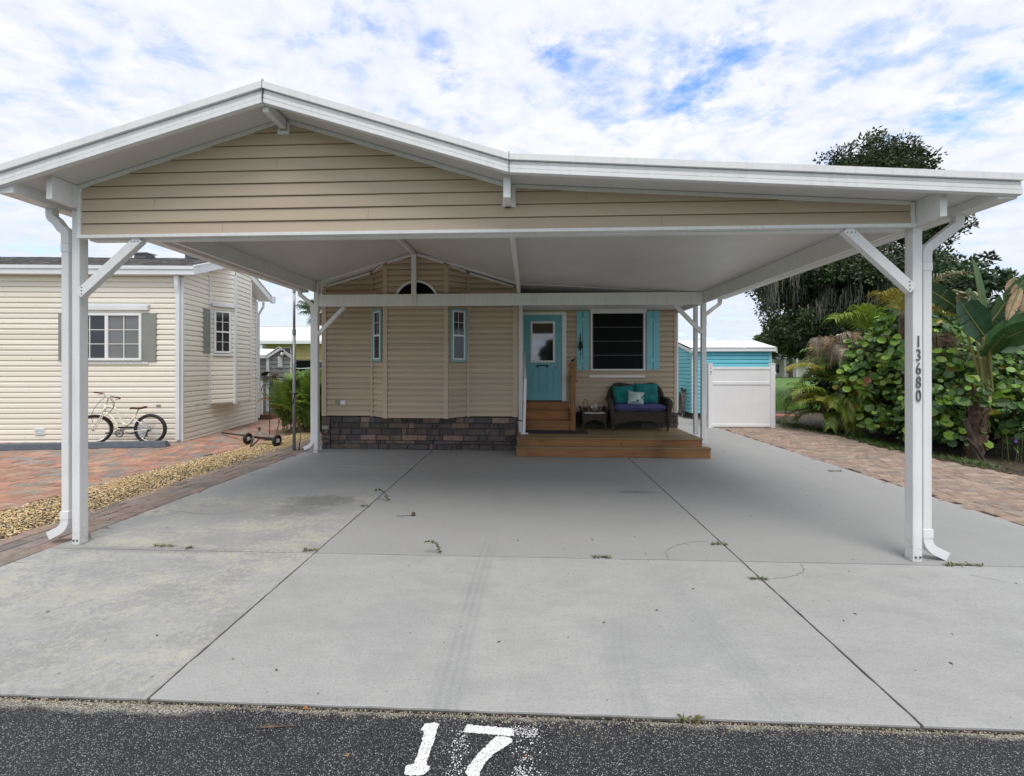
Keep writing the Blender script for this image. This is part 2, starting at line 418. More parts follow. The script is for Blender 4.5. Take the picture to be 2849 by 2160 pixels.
    def build(s, name, mat, parent=None, bevel=0, smooth=False, seg=2):
        org = V(parent['org']) if parent is not None and 'org' in parent.keys() else V((0, 0, 0))
        me = bpy.data.meshes.new(name)
        me.from_pydata([(p[0] - org.x, p[1] - org.y, p[2] - org.z) for p in s.v], [], s.f)
        ca = me.attributes.new('tint', 'FLOAT_COLOR', 'CORNER')
        buf = []
        for f, c in zip(s.f, s.c): buf += [c[0], c[1], c[2], 1.] * len(f)
        ca.data.foreach_set('color', buf)
        me.materials.append(mat)
        if smooth: me.shade_smooth()
        me.validate(); me.update()
        o = bpy.data.objects.new(name, me); col.objects.link(o)
        if parent is not None: o.parent = parent; o['org'] = tuple(org)
        if bevel:
            b = o.modifiers.new('edge', 'BEVEL'); b.width = bevel; b.segments = seg; b.limit_method = 'ANGLE'; b.angle_limit = radians(40)
        return o

def sm_(pts, n=5):
    out = []; Pn = [V(p) for p in pts]
    for i in range(len(Pn) - 1):
        p0, p1, p2, p3 = Pn[max(i - 1, 0)], Pn[i], Pn[i + 1], Pn[min(i + 2, len(Pn) - 1)]
        for k in range(n):
            t = k / n; out.append(.5 * ((2 * p1) + (p2 - p0) * t + (2 * p0 - 5 * p1 + 4 * p2 - p3) * t * t + (3 * p1 - p0 - 3 * p2 + p3) * t ** 3))
    return out + [Pn[-1]]

def tag(o, label=None, cat=None, group=None, kind=None):
    if label: o['label'] = label
    if cat: o['category'] = cat
    if group: o['group'] = group
    if kind: o['kind'] = kind
    return o

def thing(name, label, cat, loc=(0, 0, 0), group=None, rz=0, local=False):
    o = bpy.data.objects.new(name, None); col.objects.link(o)
    o.location = loc; o.rotation_euler = (0, 0, rz); o.empty_display_size = .1
    o['org'] = (0., 0., 0.) if local else tuple(float(x) for x in loc)
    return tag(o, label, cat, group)

def struct(o): o['kind'] = 'structure'; return o

def clip(poly, lo, hi):
    def half(pl, z, keep_above):
        out = []
        for i in range(len(pl)):
            a, b = pl[i], pl[(i + 1) % len(pl)]
            ia = (a[1] >= z) if keep_above else (a[1] <= z); ib = (b[1] >= z) if keep_above else (b[1] <= z)
            if ia: out.append(a)
            if ia != ib:
                t = (z - a[1]) / (b[1] - a[1]); out.append((a[0] + t * (b[0] - a[0]), z))
        return out
    p = half(poly, lo, True)
    return half(p, hi, False) if len(p) > 2 else []

PROF = [(0, .58, 1., .95), (.58, .68, .95, .36), (.68, .885, .36, .26), (.885, .89, .26, -.42), (.89, 1., -.42, -.42)]
def siding(mb, p0, e, n, poly, pitch, z0, out=.026, prof=PROF):
    """horizontal lapped boards over a convex (u,z) polygon; p0 base point, e wall direction, n outward normal (2D)"""
    zmin = min(q[1] for q in poly); zmax = max(q[1] for q in poly)
    def P(u, z, o): return (p0[0] + e[0] * u + n[0] * o, p0[1] + e[1] * u + n[1] * o, z)
    k = int(math.floor((zmin - z0) / pitch))
    while z0 + k * pitch < zmax:
        za = z0 + k * pitch; k += 1
        sh = R(.94, 1.04); cc = (sh, sh * R(.99, 1.005), sh * R(.975, 1.005))
        for (t0, t1, o0, o1) in prof:
            a, b = za + t0 * pitch, za + t1 * pitch
            q = clip(poly, a, b)
            if len(q) < 3: continue
            mb.add([P(u, z, out * (o0 + (o1 - o0) * (z - a) / (b - a))) for u, z in q], [list(range(len(q)))], cc)
            if t0 == 0 or (prof is not PROF and t0 == .10):
                us_ = [u for u, z in q]; ua, ub = min(us_), max(us_); su = ua + ((k * 1.37) % 3.4)
                while su < ub - .03:
                    if su > ua + .05: mb.add([P(su, a + .002, out * (o0 + .05)), P(su + .004, a + .002, out * (o0 + .05)), P(su + .004, b - .002, out * (o1 + .05)), P(su, b - .002, out * (o1 + .05))], [(0, 1, 2, 3)], (.62, .6, .58)) if clip(poly, a, b) and len(q) == 4 and abs(q[0][1] - q[1][1]) < .2 else None
                    su += 3.66
            if t0 == 0 and abs(min(z for u, z in q) - za) < 1e-4:
                us = [u for u, z in q if abs(z - za) < 1e-4]
                if len(us) > 1:
                    mb.add([P(min(us), za, -.42 * out), P(max(us), za, -.42 * out), P(max(us), za, out), P(min(us), za, out)], [(0, 1, 2, 3)], cc)

def wallbox(mb, a, b, n, z0, z1, t):   # solid strip along wall a->b, thickness t outward along n from offset 0
    mb.prism([(a[0], a[1], z0), (b[0], b[1], z0), (b[0], b[1], z1), (a[0], a[1], z1)], (n[0] * t, n[1] * t, 0))

def dup(root, loc, rz=0, label=None, scale=1):
    r = root.copy(); col.objects.link(r); r.location = loc; r.rotation_euler = (0, 0, rz); r.scale = (scale,) * 3
    if label: r['label'] = label
    for ch in list(root.children):
        c = ch.copy(); col.objects.link(c); c.parent = r
        for g in list(ch.children):
            d = g.copy(); col.objects.link(d); d.parent = c
    return r

def textmesh(s, size, ext, mat, parent, at, xs=1., name='digit', normal='front'):
    cu = bpy.data.curves.new('tx', 'FONT'); cu.body = s; cu.size = size; cu.extrude = ext; cu.align_x = 'CENTER'; cu.offset = -size * .004
    to = bpy.data.objects.new('tx', cu); col.objects.link(to)
    bpy.context.view_layer.update()
    me = bpy.data.meshes.new_from_object(to.evaluated_get(bpy.context.evaluated_depsgraph_get()))
    bpy.data.objects.remove(to)
    org = V(parent['org']) if parent is not None else V((0, 0, 0))
    for v in me.vertices:
        x, y, z = v.co
        v.co = (at[0] + x * xs - org.x, at[1] - z - org.y, at[2] + y - org.z)
    me.materials.clear(); me.materials.append(mat)
    o = bpy.data.objects.new(name, me); col.objects.link(o)
    if parent is not None: o.parent = parent; o['org'] = tuple(org)
    return o

# ------------------------------------------------------------------ vegetation helpers
def jit(c, a=.18, h=.06):
    k = R(1 - a, 1 + a)
    return (max(.002, c[0] * k * R(1 - h, 1 + h)), c[1] * k, max(.002, c[2] * k * R(1 - h, 1 + h)))
def rdir(zlo=-1, zhi=1):
    z = R(zlo, zhi); a = R(0, 2 * pi); r = math.sqrt(max(0, 1 - z * z)); return V((r * cos(a), r * sin(a), z))
def leaf(mb, p, d, n, L, W, c, fold=.25):
    p = V(p); d = V(d).normalized(); s = d.cross(V(n))
    if s.length < 1e-4: s = d.cross(V((1, 0, .3)))
    s.normalize(); u = s.cross(d)
    m = p + d * L * .45
    mb.add([p, m + s * W * .5 + u * W * fold, m, m - s * W * .5 + u * W * fold, p + d * L - u * L * .12], [(0, 2, 1), (0, 3, 2), (1, 2, 4), (2, 3, 4)], c)
def disc(mb, p, d, n, S, c, fold=.12):   # round leaf, diameter S, folded on the midrib
    p = V(p); d = V(d).normalized(); s = d.cross(V(n))
    if s.length < 1e-4: s = d.cross(V((1, 0, .3)))
    s.normalize(); u = s.cross(d); h = S * .5
    o = [(0, 0), (.12, .55), (.5, 1.), (.86, .72), (1., .0)]
    Lp = [p + d * S * a + s * h * b + u * fold * S * b * b for a, b in o]
    Rp = [p + d * S * a - s * h * b + u * fold * S * b * b for a, b in o[1:4]]
    mb.add(Lp + Rp, [(0, 1, 2, 3, 4)[::-1], (0, 5, 6, 7, 4)], c)
def frond(mb, stem, base, az, el, L, droop, n, ll, w, c, tipdrop=.5, vee=.35, cs=(.16, .17, .05), r=.012, jl=.12):
    """feather palm frond: arching rachis (into stem) and two rows of leaflets (into mb)"""
    p = V(base); pts = [p.copy()]; ang = el; seg = 12; dirs = []
    for i in range(seg):
        d = V((cos(az) * cos(ang), sin(az) * cos(ang), sin(ang))); dirs.append(d)
        p = p + d * (L / seg); pts.append(p.copy()); ang -= droop / seg * (.5 + i / seg)
    stem.tube(pts, [r * (1 - .85 * i / seg) for i in range(seg + 1)], 5, cs)
    sd = V((-sin(az), cos(az), 0))
    for i in range(n):
        t = .16 + .84 * (i + .5) / n
        f = t * seg; k = min(seg - 1, int(f)); q = pts[k].lerp(pts[k + 1], f - k); d = dirs[k]
        up = sd.cross(d)
        if up.z < 0: up = -up
        lf = ll * (.45 + 1.1 * sin(pi * (.12 + .8 * t))) * .72 * R(1 - jl, 1 + jl)
        for sg in (-1, 1):
            dd = (sd * sg + d * (.55 + .5 * t) + up * vee * R(.4, 1.4)).normalized()
            cc = jit(c, .16)
            e = q + dd * lf * .55; tp = q + dd * lf + V((0, 0, -lf * tipdrop * R(.6, 1.3)))
            wd = d * w * .5
            mb.add([q - wd, q + wd, e + wd * 1.1, e - wd * 1.1, tp], [(0, 1, 2, 3), (3, 2, 4)], cc)
def fan(mb, stem, base, d, L, c, n=26, rad=.55):
    d = V(d).normalized(); s = d.cross(V((0, 0, 1))).normalized(); u = s.cross(d)
    hub = V(base) + d * L
    stem.tube([base, V(base) + d * L * .5 + u * L * .06, hub], .012, 5, (.14, .16, .05))
    for i in range(n):
        a = radians(-150 + 300 * i / (n - 1))
        dd = (d * cos(a) + s * sin(a)).normalized(); q = rad * R(.85, 1.1)
        sd = (s * cos(a) - d * sin(a)) * rad * .05
        tip = hub + dd * q + V((0, 0, -q * R(.12, .4)))
        m = hub + dd * q * .55 + u * .03
        mb.add([hub, m + sd, tip, m - sd], [(0, 1, 2, 3)], jit(c, .2))
def paddle(mb, stem, base, tip, W, c, bend=.2, tears=0, n=14, petiole=.12, side=None, fold=.22):
    """banana-type blade from base to tip, folded on its midrib, edges torn"""
    a, b = V(base), V(tip); L = (b - a).length; d = (b - a) / L
    s = V(side).normalized() if side is not None else d.cross(V((0, -1, .15))).normalized()
    s = (s - d * s.dot(d)).normalized(); u = s.cross(d)
    mid = []
    for i in range(n + 1):
        t = i / n; mid.append(a + d * L * t + V((0, 0, -1)) * bend * L * t * t + u * .0)
    stem.tube(mid, [.016 * (1 - .8 * i / n) + .003 for i in range(n + 1)], 5, (c[0] * 1.6, c[1] * 1.35, c[2] * 1.3))
    for sg in (-1, 1):
        for i in range(n):
            t0, t1 = i / n, (i + 1) / n
            def wd(t): return W * .5 * max(0., sin(pi * min(1, (.06 + .94 * t)) ** .8)) ** .6
            gap = .22 / n if (tears and random.random() < tears) else 0
            dr = R(0, .30) if gap else 0
            w0, w1 = wd(t0 + gap), wd(t1 - gap)
            m0, m1 = mid[i], mid[i + 1]
            lift = fold - dr
            e0 = m0 + (s * sg) * w0 + u * w0 * lift + d * w0 * .25; e1 = m1 + (s * sg) * w1 + u * w1 * lift + d * w1 * .25
            h0 = m0 + (s * sg) * w0 * .5 + u * w0 * lift * .35 + d * w0 * .12; h1 = m1 + (s * sg) * w1 * .5 + u * w1 * lift * .35 + d * w1 * .12
            cc = jit(c, .10)
            q = [m0, m1, h1, h0, e1, e0]
            mb.add(q, [(0, 1, 2, 3), (3, 2, 4, 5)] if sg > 0 else [(3, 2, 1, 0), (5, 4, 2, 3)], cc)

# ================================================================== SETTING
g = MB(); g.box(-300, 300, -60, 400, -.4, -.075); struct(g.build('ground', mt['lawn']))
g = MB(); g.box(-40, 40, -7, 1.945, -.3, -.014); struct(g.build('road', mt['asphalt']))
# pale grit washed along the road edge
g = MB()
for i in range(3000):
    x = R(-3.2, 3.4); y = 1.955 - abs(random.gauss(0, .022 + .03 * max(0, sin(x * 1.7 + 1)) ** 6))
    s = R(.002, .0055); k = R(.5, 1.25)
    p = V((x, y, -.013)); a = R(0, 6)
    g.add([p + V((cos(a) * s, sin(a) * s, 0)), p + V((cos(a + 2.1) * s, sin(a + 2.1) * s, 0)), p + V((cos(a + 4.2) * s, sin(a + 4.2) * s, 0)), p + V((0, 0, s * 1.1))],
          [(0, 1, 3), (1, 2, 3), (2, 0, 3)], (k, k * .96, k * .85))
tag(g.build('grit', mt['sand']), 'pale grit gathered along the joint between the asphalt and the concrete', kind='stuff')

# concrete drive: separate slabs with open joints over a dirty bed
g = MB(); g.box(-4.48, 5.29, 1.955, 16, -.07, -.012); struct(g.build('joint_bed', mt['tarseam']))
g = MB(); G = .0065
def slab(x0, x1, y0, y1):
    n = 26; pts = []
    def j(): return random.gauss(0, .0016)
    for i in range(n): pts.append((x0 + (x1 - x0) * i / n, y0 + j(), 0))
    for i in range(n): pts.append((x1 + j(), y0 + (y1 - y0) * i / n, 0))
    for i in range(n): pts.append((x1 - (x1 - x0) * i / n, y1 + j(), 0))
    for i in range(n): pts.append((x0 + j(), y1 - (y1 - y0) * i / n, 0))
    g.prism([(a, b, -.05) for a, b, c in pts], (0, 0, .05))
JY = (1.962, 3.56, 6.71, 8.5)
for i in range(3):
    slab(-4.486 + (0 if i else 0), -1.95 - G, JY[i] + G * (i > 0), JY[i + 1] - G)
slab(-1.95 + G, 1.868 - G, JY[0], JY[1] - G); slab(-1.95 + G, 1.868 - G, JY[1] + G, 8.5)
slab(1.868 + G, 5.29, JY[0], JY[1] - G); slab(1.868 + G, 5.29, JY[1] + G, 11.0); slab(3.4, 5.29, 11.008, 15.5)
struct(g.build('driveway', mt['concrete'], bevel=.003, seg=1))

def crack(pts, w):
    q = sm_(pts, 8); out = MB()
    P_ = [p + V((random.gauss(0, .004), random.gauss(0, .004), 0)) for p in q]
    for a, b in zip(P_, P_[1:]):
        d = (b - a).normalized(); n_ = V((-d.y, d.x, 0)) * w * R(.4, 1.2); out.add([a - n_, b - n_, b + n_, a + n_], [(0, 1, 2, 3)])
    return out
cm = MB()
for pts, w in (([(1.24, 3.57, .0015), (1.27, 3.72, .0015), (1.40, 3.84, .0015), (1.60, 3.93, .0015), (1.74, 3.94, .0015)], .0022), ([(2.35, 3.55, .0015), (2.3, 3.42, .0015), (2.15, 3.32, .0015), (1.95, 3.27, .0015)], .0018), ([(-4.3, 4.55, .0015), (-3.6, 4.45, .0015), (-3.1, 4.72, .0015), (-2.4, 4.85, .0015)], .0018), ([(3.6, 3.4, .0015), (4.2, 3.1, .0015), (4.9, 3.0, .0015)], .0012)):
    c_ = crack(pts, w); cm.add(c_.v, c_.f)
struct(cm.build('driveway_cracks', mt['tarseam']))

# paved areas: every brick laid, one mesh per surface
def pave(name, region, bl, bw, zf, tints, rot=0, ashlar=False, gap=.010, alongy=False):
    g = MB(); x0, x1, y0, y1, inside = region
    row = 0; v = y0 if not alongy else x0
    vmax = y1 if not alongy else x1
    while v < vmax:
        h = bw * (random.choice((1, 1, 1.5)) if ashlar else 1)
        u = (x0 if not alongy else y0) - R(0, bl); umax = x1 if not alongy else y1
        while u < umax:
            L = bl * (random.choice((.66, 1, 1, 1.33)) if ashlar else 1)
            cx, cy = (u + L / 2, v + h / 2) if not alongy else (v + h / 2, u + L / 2)
            if inside(cx, cy):
                hx, hy = (L / 2 - gap / 2, h / 2 - gap / 2) if not alongy else (h / 2 - gap / 2, L / 2 - gap / 2)
                z = zf(cx, cy) + R(-.0025, .0025); ch = .007
                tl = R(-.004, .004); tm = R(-.004, .004)
                t = jit(random.choice(tints), .14, .05)
                bot = [(cx - hx, cy - hy, z - .03), (cx + hx, cy - hy, z - .03), (cx + hx, cy + hy, z - .03), (cx - hx, cy + hy, z - .03)]
                mid = [(px_, py_, z - ch) for px_, py_, _ in bot]
                top = [(cx - hx + ch, cy - hy + ch, z - tl - tm), (cx + hx - ch, cy - hy + ch, z + tl - tm), (cx + hx - ch, cy + hy - ch, z + tl + tm), (cx - hx + ch, cy + hy - ch, z - tl + tm)]
                g.add(bot + mid + top, [(0, 1, 5, 4), (1, 2, 6, 5), (2, 3, 7, 6), (3, 0, 4, 7), (4, 5, 9, 8), (5, 6, 10, 9), (6, 7, 11, 10), (7, 4, 8, 11), (8, 9, 10, 11)], t)
            u += L
        v += h; row += 1
    return struct(g.build(name, mt['paver']))
ZL = lambda x, y: -.004
g = MB(); g.box(-4.486 - 9, -4.49, 1.9, 17, -.09, -.022); struct(g.build('paver_bed', mt['dirt']))
g = MB(); g.box(5.3, 13, 1.9, 16, -.09, -.022); struct(g.build('planting_soil', mt['dirt']))
redt = [(.40, .21, .15), (.45, .235, .17), (.39, .225, .165), (.32, .235, .19), (.27, .235, .205), (.43, .265, .185), (.37, .20, .145), (.30, .25, .21), (.42, .28, .20)]
pave('red_paver_drive', (-13.2, -5.6, 2.0, 16.5, lambda x, y: x < -6.2 + max(0, y - 6) * .07 and not (y > 9 and x < -10.5)), .27, .17, ZL, redt, ashlar=True)
stript = [(.255, .205, .175), (.275, .215, .18), (.235, .195, .17), (.30, .22, .18), (.215, .185, .165)]
pave('paver_walk', (-5.2, -4.5, 1.98, 9.6, lambda x, y: x > -5.16 - .1 * max(0, 4.5 - y)), .24, .175, lambda x, y: -.003, stript, alongy=True)
rightt = [(.335, .245, .19), (.37, .26, .20), (.31, .235, .19), (.27, .215, .18), (.355, .275, .22), (.295, .215, .17), (.40, .30, .23)]
pave('paver_path', (5.30, 7.9, 2.0, 14.2, lambda x, y: x < 7.55 + .12 * sin(y * 1.3) and not (x < 5.3)), .205, .105, lambda x, y: -.002, rightt, gap=.005)
pave('paver_border', (5.3, 9.4, 14.2, 14.7, lambda x, y: True), .2, .1, lambda x, y: .0, [(.38, .15, .11), (.33, .13, .1)])

# golden stone chips between the two drives
g = MB()
chipc = [(.80, .62, .32), (.86, .70, .42), (.74, .54, .25), (.88, .78, .56), (.64, .44, .21), (.82, .67, .42), (.54, .34, .17)]
n = 0
while n < 26000:
    y = 1.95 + R(0, 1) ** 1.25 * 8.1; x0 = -6.2 + max(0, y - 6) * .07; x = R(x0 - .02, -5.13 - .1 * max(0, 4.5 - y) + random.gauss(0, .035))
    if x < x0 or (y > 8.6 and x < -6.0 + .6): pass
    n += 1
    s = R(.006, .018); a = R(0, 6.3); z = -.016 + R(0, .022) + .02 * sin(pi * min(1, max(0, (x - x0) / 1.05)))
    ax = V((cos(a), sin(a), R(-.4, .4))).normalized(); ay = V((-sin(a), cos(a), R(-.4, .4))).normalized(); az = ax.cross(ay)
    p = V((x, y, z)); l, w, h = s, s * R(.4, .8), s * R(.25, .5)
    P = [p - ax * l, p + ay * w, p + ax * l * R(.7, 1), p - ay * w, p + az * h + ax * l * R(-.3, .3), p - az * h]
    g.add(P, [(0, 3, 4), (3, 2, 4), (2, 1, 4), (1, 0, 4), (3, 0, 5), (0, 1, 5), (1, 2, 5), (2, 3, 5)], jit(random.choice(chipc), .2))
tag(g.build('stone_chips', mt['chip']), 'golden stone chips filling the bed between the two driveways', kind='stuff')

# painted house number on the road
rn = thing('road_number', 'worn white number 17 painted on the black asphalt before the driveway', 'road marking', (-.29, 1.77, -.014))
def flat(name, polys, mat, parent):
    m = MB()
    for poly in polys:
        q = []
        for i in range(len(poly)):
            a, b = V((*poly[i], 0)), V((*poly[(i + 1) % len(poly)], 0))
            k = max(2, int((b - a).length / .006))
            for j in range(k): q.append(a.lerp(b, j / k) + V((random.gauss(0, .0016), random.gauss(0, .0016), -.010)))
        m.add(q, [list(range(len(q)))])
    return m.build(name, mat, parent)
flat('numeral', [[(-.521, 1.649), (-.492, 1.645), (-.445, 1.650), (-.421, 1.668), (-.418, 1.689), (-.438, 1.690), (-.437, 1.74), (-.430, 1.80), (-.428, 1.84), (-.430, 1.858), (-.425, 1.892), (-.447, 1.895), (-.492, 1.889), (-.503, 1.872), (-.506, 1.855), (-.488, 1.850), (-.486, 1.80), (-.488, 1.745), (-.492, 1.694), (-.518, 1.690), (-.525, 1.672)]], mt['paint'], rn)
flat('numeral', [[(-.304, 1.852), (-.29, 1.893), (-.26, 1.890), (-.16, 1.885), (-.075, 1.881), (-.062, 1.845), (-.085, 1.8395), (-.13, 1.842), (-.25, 1.849)],
                 [(-.15, 1.836), (-.105, 1.838), (-.076, 1.828), (-.074, 1.812), (-.10, 1.79), (-.15, 1.755), (-.185, 1.715), (-.20, 1.678), (-.206, 1.655), (-.25, 1.652), (-.268, 1.672), (-.255, 1.695), (-.225, 1.745), (-.19, 1.79)]], mt['paint'], rn)
m = MB()
for i in range(620):   # overspray and flecks of older paint
    x, y = random.choice(((random.gauss(-.31, .022), R(1.62, 1.86)), (random.gauss(.0, .035), R(1.62, 1.89)), (R(-.07, .045), random.gauss(1.868, .012)), (random.gauss(-.03, .02) - .0, R(1.62, 1.7))))
    s = R(.0015, .005); a = R(0, 6)
    m.add([(x + s * R(.5, 1) * cos(a + k * 1.05), y + s * R(.5, 1) * sin(a + k * 1.05), -.0105) for k in range(6)], [list(range(6))])
m.build('overspray', mt['paint'], rn)

# ================================================================== CARPORT
def ceil_z(x):
    if x <= -2.24: return 3.99 + (x + 2.24) * .2925
    if x <= -.158: return 3.99 - (x + 2.24) * .3098
    return 3.345 - (x + .158) * .0613
cp = thing('carport', 'white aluminium carport with tan lapped gable over the concrete driveway', 'carport', (-.4, 5.5, 0))
W = mt['white']
for (a, b, extra) in ((-4.65, -2.24, 0), (-2.24, -.158, 0), (-.158, 3.84, 0)):
    za, zb = ceil_z(a), ceil_z(b) if b != -.158 else 3.345
    if a == -.158: za = 3.345
    m = MB(); m.prism([(a, 3.30, za), (b, 3.30, zb), (b, 3.30, zb + .09), (a, 3.30, za + .09)], (0, 4.52, 0))
    # panel seams under the roof
    if a == -.158:
        for y in (4.5, 5.7, 6.9): m.prism([(a + .1, y, za - .0061 - .0012), (b - .2, y, zb + .0123 - .0012), (b - .2, y, zb + .03), (a + .1, y, za + .02)], (0, .004, 0))
    m.build('roof_panel', mt['ceiling'], cp)
for (a, b, ta, tb, ba, bb) in ((-4.65, -2.243, 3.432, 4.112, 3.258, 3.935), (-2.237, -.161, 4.111, 3.457, 3.934, 3.303), (-.155, 3.863, 3.456, 3.211, 3.302, 3.05)):
    m = MB()
    def strip(f0, f1, y0, y1, a=a, b=b):
        m.prism([(a, y1, ba + (ta - ba) * f0), (b, y1, bb + (tb - bb) * f0), (b, y1, bb + (tb - bb) * f1), (a, y1, ba + (ta - ba) * f1)], (0, y0 - y1, 0))
    strip(.66, 1., 3.256, 3.34); strip(.0, .655, 3.283, 3.30); strip(.47, .62, 3.275, 3.2825); strip(.245, .435, 3.271, 3.2825); strip(.0, .21, 3.267, 3.2825)
    m.prism([(a, 3.275, ba - .004), (b, 3.275, bb - .004), (b, 3.275, bb + .0), (a, 3.275, ba + .0)], (0, .03, 0))
    for i in range(1, 8):
        x = a + (b - a) * i / 8 + R(-.1, .1); f = (x - a) / (b - a); z = ba + (bb - ba) * f + .6 * ((ta - ba) + (tb - bb - ta + ba) * f)
        m.sphere((x, 3.282, z), .0035, 6)
    m.build('fascia', W, cp, bevel=.002)
for x, z0, z1 in ((-2.24, 3.935, 4.125), (-.158, 3.302, 3.47)): m = MB(); m.box(x - .003, x + .003, 3.258, 3.30, z0, z1); m.build('fascia_joint', mt['bolt'], cp)
for (x0, x1, zb, zt, xi) in ((3.715, 3.862, 3.03, 3.215, 1), (-4.652, -4.505, 3.225, 3.43, -1)):   # eave gutters
    m = MB()
    m.box(x0, x1, 3.305, 7.98, zb, zb + .012)
    ox = x1 if xi > 0 else x0; ix = x0 if xi > 0 else x1
    m.box(min(ox, ox - xi * .012), max(ox, ox - xi * .012), 3.305, 7.98, zb + .012, zt)
    m.box(min(ix, ix + xi * .008), max(ix, ix + xi * .008), 3.305, 7.98, zb + .012, ceil_z(ix) - .002)
    m.box(x0, x1, 7.98, 7.99, zb, zt - .02); m.box(x0 + .001, x1 - .001, 3.301, 3.3045, zb, zt - .03)
    m.build('gutter', W, cp, bevel=.003)
# beams
for nm, x0, x1, y0, y1, z0, z1 in (('side_beam', -4.285, -4.23, 3.366, 7.8, 3.195, 3.402), ('side_beam', 3.338, 3.393, 3.363, 7.8, 2.922, 3.128),
                                   ('ridge_beam', -2.272, -2.218, 3.314, 7.76, 3.884, 3.968), ('valley_beam', -.21, -.15, 3.36, 7.74, 3.135, 3.335)):
    m = MB(); m.box(x0, x1, y0, y1, z0, z1)
    for y in (3.9, 4.7, 5.5, 6.3, 7.1): m.sphere((((x1 if x0 < -1 else x0)), y, z0 + .015), .005, 6)
    m.build(nm, W, cp, bevel=.004)
m = MB(); m.box(-4.16, 3.335, 7.70, 7.76, 2.895, 3.128); m.build('rear_beam', W, cp, bevel=.005)
m = MB(); m.box(-2.273, -2.181, 7.64, 7.699, 2.905, 3.90); ko = m.build('king_post', W, cp, bevel=.005)
for z in (2.945, 3.02, 3.095): m = MB(); m.sphere((-2.228, 7.64, z), .010, 8); m.build('bolt', mt['bolt'], ko)
m = MB()   # trim where the roof meets the rear
m.prism([(-4.23, 7.80, ceil_z(-4.23) - .045), (-2.275, 7.80, ceil_z(-2.275) - .045), (-2.275, 7.80, ceil_z(-2.275) - .004), (-4.23, 7.80, ceil_z(-4.23) - .004)], (0, .02, 0))
m.prism([(-2.2, 7.80, ceil_z(-2.2) - .045), (-.21, 7.80, ceil_z(-.21) - .045), (-.21, 7.80, ceil_z(-.21) - .004), (-2.2, 7.80, ceil_z(-2.2) - .004)], (0, .02, 0))
m.build('rear_trim', W, cp)
# front gable infill
gp = MB(); gl = [(-4.20, 2.94), (-.19, 2.94), (-.19, 3.335), (-2.24, 3.965), (-4.20, 3.39)]; gr = [(-.19, 2.94), (3.30, 2.94), (3.30, 3.115), (-.158, 3.32), (-.19, 3.325)]
FLAT = [(0, .10, 1., .97), (.10, .945, .97, .32), (.945, .95, .32, -.42), (.95, 1., -.42, -.42)]
siding(gp, (0, 3.585), (1, 0), (0, -1), gl, .1165, 2.94 - .008, .019, FLAT); siding(gp, (0, 3.585), (1, 0), (0, -1), gr, .1165, 2.94 - .008, .019, FLAT)
gp.prism([(x, 3.598, z) for x, z in gl], (0, .02, 0)); gp.prism([(x, 3.598, z) for x, z in gr], (0, .02, 0))
go = gp.build('gable_panel', mt['tan'], cp)
m = MB()
def tr(x0, x1, z0, z1, f=0.): m.box(x0, x1, 3.562 - f, 3.60, z0, z1)
tr(-4.23, -4.197, 2.935, 3.405); tr(3.298, 3.331, 2.93, 3.122)
def sl(a, b, h, off=.004):
    m.prism([(a, 3.60, ceil_z(a) - h), (b, 3.60, ceil_z(b) - h), (b, 3.60, ceil_z(b) - off), (a, 3.60, ceil_z(a) - off)], (0, -.039, 0))
sl(-4.196, -2.295, .04); sl(-2.19, -.226, .042); sl(-.114, 3.297, .036)
tr(-2.296, -2.279, 3.86, 3.965); tr(-2.211, -2.191, 3.86, 3.95); tr(-2.296, -2.191, 3.836, 3.862, .012)
tr(-.227, -.211, 3.165, 3.36); tr(-.149, -.114, 3.165, 3.335); tr(-.23, -.112, 3.135, 3.168, .012)
m.build('trim', W, go, bevel=.002)
m = MB(); m.box(-4.232, 3.333, 3.553, 3.598, 2.906, 2.936); m.box(-4.15, 3.27, 3.60, 3.67, 2.893, 2.934)
for i in range(16): m.sphere((-4 + i * .47 + R(-.1, .1), 3.63, 2.892), .006, 6)
m.build('front_beam', W, cp, bevel=.003)
# posts
def post(x0, x1, y0, y1, z0, z1, front=True, foot=True):
    m = MB(); m.box(x0, x1, y0, y1, z0, z1); o = m.build('post', W, cp, bevel=.006)
    if foot:
        for dx in (.27, .73): b = MB(); b.tube([(x0 + (x1 - x0) * dx, y0 + .001, z0 + .045), (x0 + (x1 - x0) * dx, y0 - .007, z0 + .045)], .009, 8); b.build('bolt', mt['bolt'], o)
    return o
pl = post(-4.352, -4.276, 3.62, 3.70, 0, 3.194)
pr = post(3.347, 3.426, 3.60, 3.68, 0, 2.92)
post(-4.252, -4.172, 7.72, 7.80, 0, 3.19); post(3.30, 3.383, 7.70, 7.78, .19, 2.92)
m = MB(); m.box(-4.168, -4.150, 7.69, 7.80, 2.80, 3.40); m.build('bracket', W, cp)
# knee braces
def brace(a, b, y, w=.084, d=.055):
    m = MB(); m.bar(a, b, d, w, (0, 0, 1)); o = m.build('brace', W, cp, bevel=.004)
    A, B = V(a), V(b); dr = (B - A).normalized()
    for P0, s, vert in ((A, 1, True), (B, -1, False)):
        for k in (-1, 0, 1):
            q = P0 + dr * s * .05 + (V((0, 0, k * .032)) if vert else V((k * .032, 0, 0)))
            MB().tube([(q.x, y - d / 2 + .001, q.z), (q.x, y - d / 2 - .004, q.z)], .0055, 6).build('screw', mt['bolt'], o)
brace((-4.235, 3.60, 2.385), (-3.64, 3.60, 2.905), 3.60); brace((3.33, 3.60, 2.37), (2.77, 3.60, 2.905), 3.60)
brace((-4.165, 7.73, 2.345), (-3.63, 7.73, 2.89), 7.73, .075, .05); brace((3.305, 7.73, 2.36), (2.80, 7.73, 2.89), 7.73, .075, .05)
